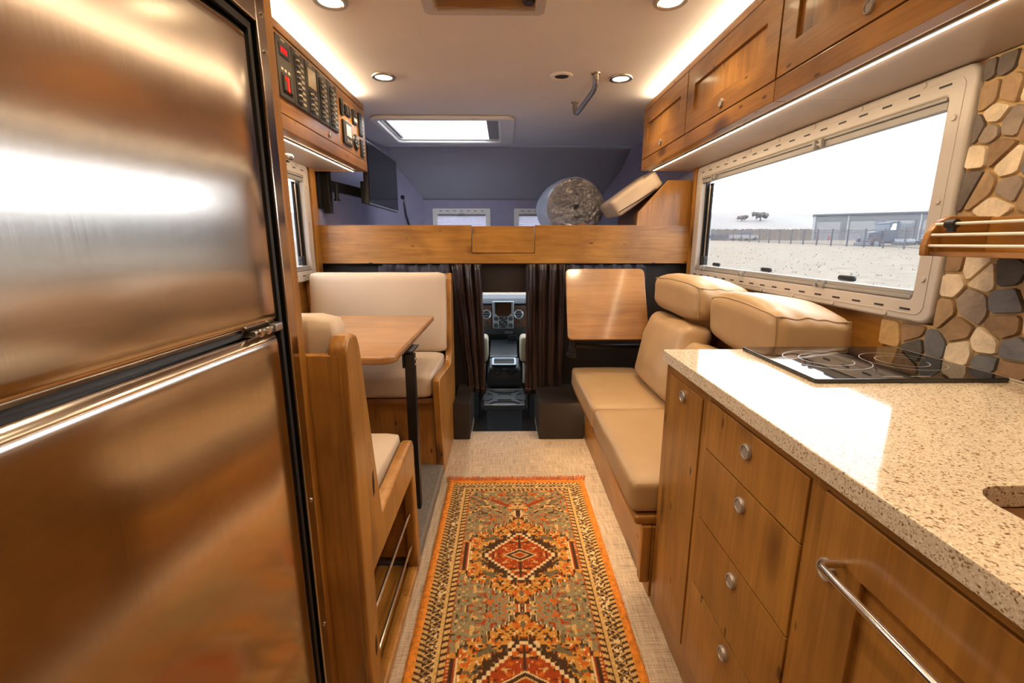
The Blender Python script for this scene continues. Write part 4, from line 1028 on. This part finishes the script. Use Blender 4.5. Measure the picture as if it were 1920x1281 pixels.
# motifs scattered in field and medallion (mirror-symmetric like the weave)
n1, n2, n3, n4 = vnoise(ax_, s_ * 1.0, 88), vnoise(ax_ + 3, s_ + 1, 80), vnoise(ax_ + 7, s_ + 5, 100), vnoise(ax_, s_ + 9, 55)
sy_end = np.where(inner, s_, gy)
m1, m2_, m3 = vnoise(ax_, sy_end + 2, 75), vnoise(ax_ + 5, sy_end + 4, 88), vnoise(ax_ + 2, sy_end + 8, 62)
put(~gold & (m1 > .76), c_tan); put(~gold & (m2_ > .78), c_or); put(~gold & (m3 > .76), c_teal); put(~gold & (m1 < .17), c_red); put(~gold & (m2_ < .13), c_dark)
put(gold & (n2 > .66), c_or); put(gold & (n3 > .80), c_cream); put(gold & (n1 < .17), c_red); put(gold & (n1 > .76), c_dark); put(gold & (n4 > .74), c_teal); put(gold & (n3 < .16), c_dark)
# outline of the stepped medallion
e1 = inner & (ax_ >= hexw) & (ax_ < hexw + .0045); e2 = inner & (ax_ >= hexw - .006) & (ax_ < hexw)
put(e1, c_cream); put(e2, c_dark)
tr = np.abs(s_ - np.round(s_ / .016) * .016)
# side columns of the medallion
colm = inner & (s_ < .085) & (ax_ > .205) & (ax_ < .245)
put(colm, c_red); put(colm & (np.abs(ax_ - .208) < .004), c_cream); put(colm & (np.abs(ax_ - .225) < .005), c_dark); put(colm & (((s_ / .012) % 1) < .35) & (ax_ > .231), c_tan)
# red diamond
dd = sx / .125 + st / .128
dia = inner & (dd < 1.0); ring_ = inner & (dd >= 1.0) & (dd < 1.10); ring2 = inner & (dd >= 1.14) & (dd < 1.42) & (n2 + .5 * n1 > .72)
put(ring2, c_dark); put(dia, c_red); put(dia & (n2 > .66), c_or); put(dia & (n1 > .78), c_tan); put(dia & (n3 < .2), c_dark)
put(ring_, c_cream); put(inner & (dd >= 1.10) & (dd < 1.16), c_dark)
put(dia & (ax_ < .0045), c_dark)
el = ax_ / .062 + s_ / .034
put(inner & (el < 1.15), c_cream); put(inner & (el < 1.0), c_dark); put(inner & (el < .62), c_tan); put(inner & (el < .45), c_red)
# garland at the far end
e = gy - 1.93
gar = (~inner) & (np.abs(e - .045 - .030 * np.cos((ax_ - .15) / .085 * PI)) < .011) & (ax_ > .075) & (ax_ < .235)
put(gar, c_tan); put(gar & (m1 > .55), c_dark); put((~inner) & (np.abs(e - .115 + .05 * np.cos(ax_ / .11 * PI / 2)) < .012) & (ax_ < .13), c_red)
put((~inner) & (ax_ < .045) & (np.abs(e - .065) < .018) & (m2_ > .4), c_tan); put((~inner) & (ax_ < .02) & (e < .035), c_cream); put((~inner) & (ax_ < .011) & (e < .035), c_dark)
# borders
b_ = np.minimum(HW - ax_, np.minimum(YE - gy, gy - YS) * 1.25); along = np.where(HW - ax_ < (YE - gy) * 1.25, gy, gx)
def band(lo, hi): return (b_ >= lo) & (b_ < hi)
B1 = band(0, .020); put(B1, c_tan); put(B1 & (((along / .020 + b_ * 20) % 1) < .42), c_dark)
put(band(.019, .0215), c_cream)
B2 = band(.0215, .058); put(B2, c_dark); a_ = (b_ - .040) / .0185; tri = np.abs(2 * ((along / .040) % 1) - 1) * 2 - 1
put(B2 & (np.abs(a_ - tri * .9) < .24), c_tan); put(B2 & (np.abs(a_ + tri * .9) < .24), rgb(150, 120, 80)); put(B2 & (vnoise(gx + 1, gy, 150) > .72), c_cream)
put(band(.058, .0685), c_tan); put(band(.0685, .072), c_dark)
B3 = band(.072, .092); put(B3, c_tan); put(B3 & (((along / .024 - b_ * 14) % 1) < .42), c_dark)
put(band(.092, .0955), c_red)
col *= (.82 + .36 * R.rand(*gx.shape))[..., None]
V = np.stack([gx, gy - (YE + YS) / 2, np.zeros_like(gx)], -1).reshape(-1, 3)
idx = np.arange((nx + 1) * (ny + 1)).reshape(nx + 1, ny + 1)
F = np.stack([idx[:-1, :-1], idx[1:, :-1], idx[1:, 1:], idx[:-1, 1:]], -1).reshape(-1, 4)
me = bpy.data.meshes.new('pile'); me.from_pydata(V.tolist(), [], F.tolist())
at = me.color_attributes.new('weave', 'FLOAT_COLOR', 'POINT')
at.data.foreach_set('color', np.concatenate([np.clip(col.reshape(-1, 3), 0, 1), np.ones((V.shape[0], 1))], 1).astype(np.float32).ravel())
me.materials.append(M_['rug_weave'])
po = bpy.data.objects.new('woven_field', me); COL.objects.link(po); po.parent = rg; po.location = Vector((CX, (YE + YS) / 2, .0115)) - ORG[rg.name]
MB().box(CX - HW, CX + HW, YS, YE, .0012, .0112).obj('backing', 'rug_orange', rg)
def shag(x0, x1, y0, y1):
    m = MB(); L_ = max(x1 - x0, y1 - y0); n = int(L_ / .006)
    long_y = (y1 - y0) > (x1 - x0)
    def fn(u, v):
        if long_y: x = x0 + (x1 - x0) * v + .003 * mnoise.noise(Vector((u * L_ * 60, v, 1))) * (1 if v in (0, 1) else .3); y = y0 + (y1 - y0) * u
        else: y = y0 + (y1 - y0) * v; x = x0 + (x1 - x0) * u
        z = .0115 + .006 * math.sin(PI * v) + .002 * mnoise.noise(Vector((x * 170, y * 170, 2)))
        if v in (0, 1): z = .006 if v == 0 and x0 < CX or v == 1 and x0 > CX else .010
        return (x, y, z)
    return m.grid(fn, n, 4)
shag(CX - HW - .030, CX - HW + .002, YS, YE + .028).obj('pile_edge', 'rug_orange', rg, label='thick orange pile edge')
shag(CX + HW - .002, CX + HW + .030, YS, YE + .028).obj('pile_edge', 'rug_orange', rg, label='thick orange pile edge')
shag(CX - HW - .0, CX + HW + .0, YE - .002, YE + .030).obj('pile_edge', 'rug_orange', rg, label='thick orange pile edge')
fg = MB(); rr_ = random.Random(3)
for k in range(260):
    x = CX - HW - .033 + (2 * HW + .066) * k / 259 + rr_.uniform(-.002, .002); dx = rr_.uniform(-.008, .008) + .012 * (1 if k > 248 else (-1 if k < 11 else 0)); l = rr_.uniform(.034, .056) * (1.25 if k < 12 or k > 246 else 1)
    h = rr_.uniform(.004, .016)
    fg.tube([(x, YE + .026, .012), (x + dx * .4, YE + .026 + l * .5, .010 + h), (x + dx, YE + .026 + l, .004 + h * .4)], [.0016, .0015, .0010], 4)
fg.obj('fringe', 'rug_fringe', rg, kind='stuff', label='orange fringe')

# ============================================================ TRUCK CAB beyond the passage
ds = thing('dashboard', (0, 5.5, .2), 'dark truck dashboard with centre screen seen through the passage', 'dashboard')
YD = 5.25
MB().prism([(YD + .02, .20), (YD - .0, .30), (YD + .01, .56), (YD + .10, .600), (5.94, .58), (5.94, .10), (5.4, .10)], 'x', -.9, .9).bevel(.02, 3).obj('body', 'cab_plastic', ds)
MB().prism([(YD + .005, .575), (YD + .09, .625), (5.90, .612), (5.90, .58), (YD + .10, .58)], 'x', -.88, .88).bevel(.01, 3).obj('top_pad', 'cab_matt', ds)
for s in (-1, 1):
    xa_ = -.03 + s * .13; xb2 = -.03 + s * .40
    MB().box(xa_, xb2, YD - .012, YD + .01, .30, .55).bevel(.01).obj('wood_trim', 'cab_wood', ds)
    cx = -.037 + s * .186
    v_ = MB().lathe([(.040, 0), (.040, .018), (.047, .022), (.056, .018), (.058, 0)], (cx, YD - .012, .455), (0, -1, 0), 26).obj('air_vent', 'cab_silver', ds)
    MB().lathe([(0, .006), (.041, .006)], (cx, YD - .012, .455), (0, -1, 0), 20).obj('recess', 'dark_seal', v_)
    for dz in (-.016, .014): MB().box(cx - .038, cx + .038, YD - .026, YD - .014, .455 + dz - .003, .455 + dz + .003).obj('vane', 'cab_silver', v_)
    MB().lathe([(0, .02), (.018, .02), (.022, 0)], (cx + .005, YD - .012, .345), (0, -1, 0), 16).obj('switch', 'cab_plastic', ds)
cs = MB().box(-.155, .095, YD - .025, YD + .01, .285, .605).bevel(.010, 3).obj('centre_stack', 'cab_silver', ds, label='silver centre control panel')
MB().prism([(-.125, .595), (.065, .595), (.065, .470), (.030, .435), (-.090, .435), (-.125, .470)], 'y', YD - .028, YD - .02).bevel(.003).obj('screen', 'screen_black', cs)
for sx_ in (-.115, .055):
    for zz in (.405, .325):
        k_ = MB().lathe([(.010, .018), (.016, .018), (.022, .010), (.025, .0)], (sx_, YD - .025, zz), (0, -1, 0), 18).obj('dial', 'cab_plastic', cs)
MB().box(-.078, .018, YD - .030, YD - .02, .298, .432).bevel(.006).obj('keypad', 'cab_plastic', cs)
for i in range(4):
    for j in range(5): MB().box(-.070 + i * .022, -.054 + i * .022, YD - .033, YD - .029, .306 + j * .025, .322 + j * .025).bevel(.002).obj('key', 'cab_silver' if (i + j) % 3 == 0 else 'cab_plastic', cs)
for i in range(4):
    for j in range(2): MB().box(-.01 + i * .024, .006 + i * .024, YD - .008, YD + .0, .225 + j * .018, .235 + j * .018).obj('button', 'cab_silver', ds)
wsn = struct('window_7', (0, 5.9, .62)); wsn['kind'] = 'structure'
MB().prism([(5.90, .60), (5.912, .60), (5.45, 1.13), (5.438, 1.13)], 'x', -.94, .94).obj('windscreen_pane', 'clear_pane', wsn)
# console between the front seats
cn = thing('centre_console', (-.02, 4.7, -.58), 'dark truck centre console with cup holders between the seats', 'console')
MB().prism([(5.24, -.5), (5.24, .16), (5.02, .15), (4.92, .125), (4.76, .095), (4.70, .075), (4.66, -.5)], 'x', -.175, .125).bevel(.012, 3).obj('front_body', 'cab_plastic', cn)
MB().prism([(4.70, -.5), (4.70, .075), (4.52, .02), (4.46, -.03), (4.40, -.16), (4.40, -.5)], 'x', -.185, .150).bevel(.02, 3).obj('rear_body', 'cab_plastic', cn)
sl = math.atan2(.055, .18)
Mt = T(-.02, 4.60, .050, 0, sl)
fr_ = MB().ring(rrect(-.125, .125, -.07, .07, .012, 3), rrect(-.105, .105, -.052, .052, .010, 3), 'z', .0, .012)
for v in fr_.bm.verts: v.co = Mt @ v.co
fr_.obj('tray_frame', 'cab_silver', cn)
for k in range(3): MB().box(-.10, .10, -.042 + k * .032, -.026 + k * .032, .002, .009, Mt).obj('tray_slat', 'cab_plastic', cn)
for sx_ in (-.085, .055):
    MB().lathe([(.034, .0), (.038, .006), (.043, .006), (.046, .0)], (sx_, 4.475, -.012), (0, -.75, .66), 20).obj('cup_holder', 'dark_seal', cn)
ph = MB().box(-.055, .055, -.04, .04, -.006, .006, T(.075, 5.07, .205, 0, .7, .15)).bevel(.004).obj('tablet', 'screen_black'); tag(ph, 'small dark handset propped beside the truck console', 'device')
# storage box in the passage
bx = thing('storage_box', (-.015, 4.08, -.58), 'black rugged storage box with ribbed lid in the cab passage', 'box')
MB().box(-.175, .145, 3.88, 4.30, -.578, -.195).bevel(.012, 2).obj('body', 'cab_plastic', bx)
ld_ = MB().prism(rrect(-.205, .175, 3.84, 4.32, .03, 4), 'z', -.196, -.155).bevel(.008, 2, 50).obj('lid', 'cab_plastic', bx)
for P in ([(-.15, 3.90), (-.10, 3.95), (.07, 3.95), (.12, 3.90)], [(-.15, 4.27), (-.10, 4.22), (.07, 4.22), (.12, 4.27)], [(-.175, 3.98), (-.135, 4.02), (-.135, 4.15), (-.175, 4.19)], [(.145, 3.98), (.105, 4.02), (.105, 4.15), (.145, 4.19)], [(-.08, 4.0), (.05, 4.0)], [(-.08, 4.17), (.05, 4.17)], [(-.19, 3.86), (.16, 3.86)], [(-.19, 4.30), (.16, 4.30)]):
    MB().tube([(p[0], p[1], -.152) for p in P], .007, 6).obj('rib', 'cab_silver' if len(P) == 2 and P[0][0] < -.1 else 'cab_plastic', ld_)
for s in (-1, 1): MB().box(-.015 + s * .19 - .012, -.015 + s * .19 + .012, 4.0, 4.16, -.24, -.15).bevel(.004).obj('latch', 'cab_plastic', ld_)
for s, lb in ((-1, 'cream truck seat half hidden by the left curtain'), (1, 'cream truck seat half hidden by the right curtain')):
    t = thing('truck_seat', (s * .5 - .02, 4.6, -.58), lb, 'seat', 'front seats of the truck')
    c = -.02 + s * .47
    MB().cushion((.24, .25, .10), T(c, 4.75, -.15), .06, .01, 8).obj('seat', 'cab_seat', t)
    MB().cushion((.24, .08, .38), T(c, 4.47, .25, 0, math.radians(-8)), .06, .01, 8).obj('backrest', 'cab_seat', t)
    MB().cushion((.045, .13, .13), T(-.02 + s * .208, 4.62, .20), .04, .0, 8).obj('armrest', 'cab_seat', t)
    MB().tube([(-.02 + s * .20, 4.45, .08), (-.02 + s * .20, 4.42, -.12)], .012, 8).obj('buckle', 'white_trim', t)
    MB().box(c - .2, c + .2, 4.6, 4.95, -.579, -.245).obj('pedestal', 'cab_plastic', t)

# ============================================================ OUTSIDE
def gz(x, y):
    r = math.hypot(x, y)
    if r < 60: z = -1.0 + 1.65 * (r / 60) ** 2
    elif r < 92: z = .65 + (r - 60) * .032
    else: z = 1.674 - min(1, (r - 92) / 25) * .5
    return z
g = MB()
def gp_(u, v):
    r = .5 + 260 * v ** 2.2; a = 2 * PI * u
    x, y = r * math.cos(a), r * math.sin(a)
    return (x, y, gz(x, y) + .05 * mnoise.noise(Vector((x * .4, y * .4, 0))) + .02 * mnoise.noise(Vector((x * 2, y * 2, 3))))
g.grid(gp_, 160, 70); g.obj('ground', 'dry_field', kind='structure', smooth=80)
# low hills
g = MB()
def hp(u, v):
    a = math.radians(-20 + 140 * u); r = 210 + 260 * v
    h = (20 + 3.5 * mnoise.noise(Vector((u * 5, 0, 2))) + 1.2 * mnoise.noise(Vector((u * 17, 1, 2)))) * math.sin(min(1, v * 1.25) * PI / 2) ** 1.3 + 1.5 * mnoise.noise(Vector((u * 20, v * 4, 5))) * v
    return (r * math.cos(a), r * math.sin(a), 1.0 + h + v * 4.5)
g.grid(hp, 120, 14); o = g.obj('hills', 'hill_grass', kind='structure', smooth=80)
# dry tufts in the field
g = MB(); rt = random.Random(9)
for k in range(2600):
    a = math.radians(rt.uniform(5, 75)); r = rt.uniform(6, 62); x, y = r * math.cos(a), r * math.sin(a)
    if x < 2.2: continue
    z = gz(x, y); s = rt.uniform(.04, .11)
    for j in range(4):
        b2 = rt.uniform(0, 2 * PI); dx, dy = math.cos(b2) * s, math.sin(b2) * s
        vs3 = [g.bm.verts.new(p) for p in ((x - dy * .3, y + dx * .3, z - .02), (x + dy * .3, y - dx * .3, z - .02), (x + dx, y + dy, z + s * rt.uniform(.6, 1.3)))]
        g.bm.faces.new(vs3)
o = g.obj('dry_tufts', 'dry_tuft', kind='stuff', recalc=False); tag(o, 'dry grass tufts scattered over the pale field outside', 'grass')
# black picket fence
fn_ = thing('picket_fence', (38, 60, .9), 'long black metal picket fence across the field outside', 'fence')
ya, yb = 28.4, 86.0
def fx(y): return 39.6 - (y - 38) * .055
post = None; yy = ya
pk = MB()
while yy <= yb:
    z = gz(fx(yy), yy)
    if post is None:
        post = MB().box(fx(yy) - .05, fx(yy) + .05, yy - .05, yy + .05, z - .05, z + 2.0).obj('post', 'fence_black', fn_); p0 = (fx(yy), yy, z)
    else: clone(post, (fx(yy) - p0[0], yy - p0[1], z - p0[2]), fn_)
    y2 = yy + 2.4
    for h in (.18, 1.55, 1.78):
        MB().tube([(fx(yy), yy, z + h), (fx(y2), y2, gz(fx(y2), y2) + h)], .028, 5).obj('rail', 'fence_black', fn_)
    for k in range(1, 16):
        yk = yy + k * .15; zk = gz(fx(yk), yk); xk = fx(yk)
        pk.box(xk - .011, xk + .011, yk - .011, yk + .011, zk + .1, zk + 1.9)
    yy = y2
pk.obj('pickets', 'fence_black', fn_, kind='stuff')
# tan plank fence behind
pf = thing('plank_fence', (52, 95, 1.5), 'tan wooden plank fence beyond the black fence outside', 'fence')
src = None; r5 = random.Random(2)
for k in range(56):
    x = 42.4 + k * .365; y = 95.5 - k * .012
    if src is None: src = MB().box(x - .17, x + .17, y - .03, y + .03, 1.0, 3.95).obj('plank', 'plank_tan', pf); q0 = (x, y)
    else: clone(src, (x - q0[0], y - q0[1] + r5.uniform(-.04, .04), r5.uniform(-.10, .10)), pf)
MB().box(42.2, 62.8, 95.6, 95.7, 3.3, 3.45).obj('rail', 'plank_tan', pf)
# storage building with roller doors
bd = thing('storage_building', (70, 90, 1), 'long pale storage building with grey roller doors outside the window', 'building')
A = Vector((62.8, 95.0, 0)); B = Vector((92.0, 75.3, 0)); D = (B - A).normalized(); NRM = Vector((-D.y, D.x, 0))   # NRM points away from the camera
if NRM.dot(A) < 0: NRM = -NRM
def bpt(s, d, z): return A + D * s + NRM * d + Vector((0, 0, z))
def bbox(s0, s1, d0, d1, z0, z1):
    m = MB(); vs4 = [m.bm.verts.new(bpt(s, d, z)) for s in (s0, s1) for d in (d0, d1) for z in (z0, z1)]
    for f in ((0, 1, 3, 2), (4, 6, 7, 5), (0, 4, 5, 1), (2, 3, 7, 6), (0, 2, 6, 4), (1, 5, 7, 3)): m.bm.faces.new([vs4[i] for i in f])
    return m
LB = (B - A).length
bbox(0, LB, 0, 14, .3, 6.55).obj('wall', 'shed_wall', bd)
bbox(-.25, LB + .25, -.35, 14.3, 6.55, 6.85).obj('roof_edge', 'shed_roof', bd)
bbox(-.1, .35, -.12, .0, .3, 6.5).obj('corner_trim', 'shed_trim', bd)
ss = .7; first = None; k = 0
while ss + 4.0 < LB:
    dr = bbox(ss, ss + 3.9, -.08, -.01, .4, 5.4).obj('roller_door', 'shed_door', bd)
    for q_ in range(6): bbox(ss + .02, ss + 3.88, -.10, -.075, 1.0 + q_ * .8, 1.04 + q_ * .8).obj('door_rib', 'shed_trim', dr)
    bbox(ss - .1, ss + 4.0, -.10, -.02, 5.4, 5.55).obj('door_header', 'shed_roof', bd)
    bbox(ss + 4.3, ss + 4.6, -.16, -.02, 3.9, 4.2).obj('wall_lamp', 'shed_roof', bd)
    if k % 2 == 0: bbox(ss + 4.95, ss + 5.15, -.15, -.02, .4, 6.5).obj('downpipe', 'shed_trim', bd)
    ss += 5.45; k += 1
ap = bbox(-6, LB, -9, -.2, .8, 1.30).obj('trim_7', 'concrete_pale', kind='structure')
for i, (s, lb) in enumerate(((1.1, 'red bollard at the left end of the building outside'), (3.0, 'second red bollard from the left end of the building outside'), (9.0, 'red bollard beside the blue semi truck outside'))):
    p = bpt(s, -2.2, 1.3)
    o = MB().lathe([(0, 1.35), (.12, 1.33), (.17, 1.22), (.17, 0)], p, (0, 0, 1), 12).obj('bollard', 'bollard_red'); tag(o, lb, 'bollard', 'red bollards')
# semi truck (faces left in the picture)
tk = thing('semi_truck', (44, 52, .62), 'dark blue semi truck tractor parked behind the fence', 'truck')
zt = .62
TX, TY = 41.0, 53.5
fdir = Vector((1, -.02, 0)).normalized(); sdir = Vector((.02, 1, 0)).normalized()
def tbox(a0, a1, b0, b1, z0, z1):
    m = MB(); vs4 = [m.bm.verts.new(Vector((TX, TY, zt)) + fdir * a + sdir * b_ + Vector((0, 0, z))) for a in (a0, a1) for b_ in (b0, b1) for z in (z0, z1)]
    for f in ((0, 1, 3, 2), (4, 6, 7, 5), (0, 4, 5, 1), (2, 3, 7, 6), (0, 2, 6, 4), (1, 5, 7, 3)): m.bm.faces.new([vs4[i] for i in f])
    return m
def tprism(P, b0, b1):
    m = MB(); A_ = [m.bm.verts.new(Vector((TX, TY, zt)) + fdir * a + sdir * b0 + Vector((0, 0, z))) for a, z in P]; B_ = [m.bm.verts.new(Vector((TX, TY, zt)) + fdir * a + sdir * b1 + Vector((0, 0, z))) for a, z in P]
    n = len(P); m.bm.faces.new(A_); m.bm.faces.new(list(reversed(B_)))
    for i in range(n): m.bm.faces.new([A_[i], B_[i], B_[(i + 1) % n], A_[(i + 1) % n]])
    return m
tprism([(.75, .75), (2.25, .75), (2.25, 2.0), (.85, 1.78), (.72, 1.6)], -.6, .9).bevel(.06, 2).obj('hood', 'truck_blue', tk)
tbox(.66, .76, -.45, .75, .75, 1.72).bevel(.02).obj('grille', 'truck_chrome', tk)
tprism([(2.15, .7), (3.75, .7), (3.75, 2.95), (2.75, 2.95), (2.35, 2.0), (2.15, 1.95)], -.95, 1.25).bevel(.05, 2).obj('cab', 'truck_blue', tk)
tprism([(2.62, 2.05), (3.25, 2.05), (3.25, 2.75), (2.86, 2.75)], -.965, -.955).obj('side_window', 'lcd_grey', tk)
tbox(2.6, 2.72, -.8, 1.1, 2.78, 2.9).obj('sun_visor', 'truck_chrome', tk)
tbox(3.75, 5.1, -.9, 1.2, .9, 2.75).bevel(.05).obj('sleeper', 'shed_wall', tk)
for q_ in range(4): tbox(3.9, 5.0, -.92, -.89, 1.2 + q_ * .35, 1.26 + q_ * .35).obj('equipment_rail', 'truck_blue', tk)
tbox(3.9, 5.5, -.7, 1.0, 2.75, 2.95).bevel(.03).obj('light_bar', 'truck_chrome', tk)
for a_x in (3.45, 5.45): MB().tube([Vector((TX, TY, zt)) + fdir * a_x + sdir * -.9 + Vector((0, 0, .8)), Vector((TX, TY, zt)) + fdir * a_x + sdir * -.9 + Vector((0, 0, 3.15))], .07, 10).obj('exhaust_stack', 'truck_blue', tk)
tbox(.6, 9.5, -.3, .6, .55, .85).obj('chassis', 'truck_blue', tk)
MB().tube([Vector((TX, TY, zt)) + fdir * 3.1 + sdir * -1.0 + Vector((0, 0, .75)), Vector((TX, TY, zt)) + fdir * 5.4 + sdir * -1.0 + Vector((0, 0, .75))], .32, 16).obj('fuel_tank', 'truck_chrome', tk)
tbox(.2, .75, -.9, 1.2, .35, .7).bevel(.05).obj('bumper', 'truck_chrome', tk)
for b0 in (-1.0, .95):
    tprism([(.55, .6), (.65, 1.1), (1.0, 1.35), (1.5, 1.3), (1.9, .95), (2.2, .55), (1.9, .5), (1.7, .95), (1.3, 1.12), (.9, 1.0), (.75, .6)], b0, b0 + .38).obj('fender', 'truck_maroon', tk)
for a_x in (1.25, 6.9, 8.2):
    for b0 in (-.95, 1.0):
        w_ = MB().lathe([(.30, -.16), (.48, -.16), (.53, -.1), (.53, .1), (.48, .16), (.30, .16)], Vector((TX, TY, zt)) + fdir * a_x + sdir * b0 + Vector((0, 0, .53)), tuple(sdir), 24).obj('tyre', 'tyre', tk)
        MB().lathe([(0, -.13), (.15, -.15), (.30, -.12), (.30, .12), (0, .12)], Vector((TX, TY, zt)) + fdir * a_x + sdir * b0 + Vector((0, 0, .53)), tuple(sdir), 20).obj('rim', 'truck_chrome', w_)
# pickup and flatbed trailer further off
def small_vehicle(x, y, z, ang, lb):
    t = thing('pickup_truck', (x, y, z), lb, 'truck')
    Mx = Matrix.Translation((x, y, z)) @ Matrix.Rotation(ang, 4, 'Z')
    def pr(P, b0, b1, nm, mat):
        m = MB().prism(P, 'y', b0, b1, Mx).bevel(.04, 2); return m.obj(nm, mat, t)
    pr([(-2.6, .5), (2.6, .5), (2.6, 1.0), (1.1, 1.12), (.95, 1.15), (-2.6, 1.15)], -.95, .95, 'body', 'shed_trim')
    pr([(-.9, 1.15), (1.0, 1.15), (.5, 1.8), (-.75, 1.8)], -.85, .85, 'cabin', 'truck_blue')
    for ax2 in (-1.7, 1.7):
        for s in (-.85, .85):
            MB().lathe([(0, -.12), (.36, -.12), (.40, -.08), (.40, .08), (.36, .12), (0, .12)], Mx @ Vector((ax2, s, .40)), tuple(Mx.to_3x3() @ Vector((0, 1, 0))), 18).obj('wheel', 'tyre', t)
small_vehicle(43.2, 84, 1.50, math.radians(20), 'small pickup truck parked behind the black fence outside')
t = thing('flatbed_trailer', (41.9, 91, 1.6), 'dark flatbed trailer with gear beside the pickup outside', 'trailer')
MB().box(39.4, 44.4, 90.2, 92.2, 2.05, 2.25).obj('deck', 'truck_blue', t)
for k in range(9): MB().box(39.5 + k * .52, 39.85 + k * .52, 90.4, 91.8, 2.25, 2.55 + .35 * ((k * 7) % 3) / 2).obj('load', 'truck_blue', t)
for ax2 in (40.6, 42.4): MB().lathe([(0, -.1), (.38, -.1), (.38, .1), (0, .1)], (ax2, 90.3, 1.95), (0, 1, 0), 16).obj('wheel', 'tyre', t)
# far shrubs
def on_hill(x, y):
    a = math.degrees(math.atan2(y, x)); r = math.hypot(x, y)
    p = hp((a + 20) / 140, (r - 210) / 260); return (p[0], p[1], p[2] - .4)
def shrub(x, y, z, s, lb, sd):
    t = thing('shrub', (x, y, z), lb, 'shrub', 'bare shrubs on the far slope')
    rr = random.Random(sd); m = MB()
    for k in range(26):
        c = Vector((x + rr.uniform(-.85, .85) * s, y + rr.uniform(-.5, .5) * s, z + s * rr.uniform(.5, 1.05))); r = s * rr.uniform(.14, .30)
        b2 = bmesh.ops.create_icosphere(m.bm, subdivisions=2, radius=r, matrix=Matrix.Translation(c))
        for v in b2['verts']: v.co += .3 * r * mnoise.noise_vector(v.co * 1.3)
    m.obj('crown', 'leaf_dull', t, smooth=0)
    MB().tube([(x, y, z - 1.5), (x, y, z + s * .6)], [.12 * s, .06 * s], 6).obj('trunk', 'leaf_dull', t)
shrub(*on_hill(143.5, 263), 4.6, 'round bare tree on the far slope left of the building', 1)
shrub(*on_hill(134.5, 266), 3.0, 'smaller bare shrub left of the round tree on the slope', 2)
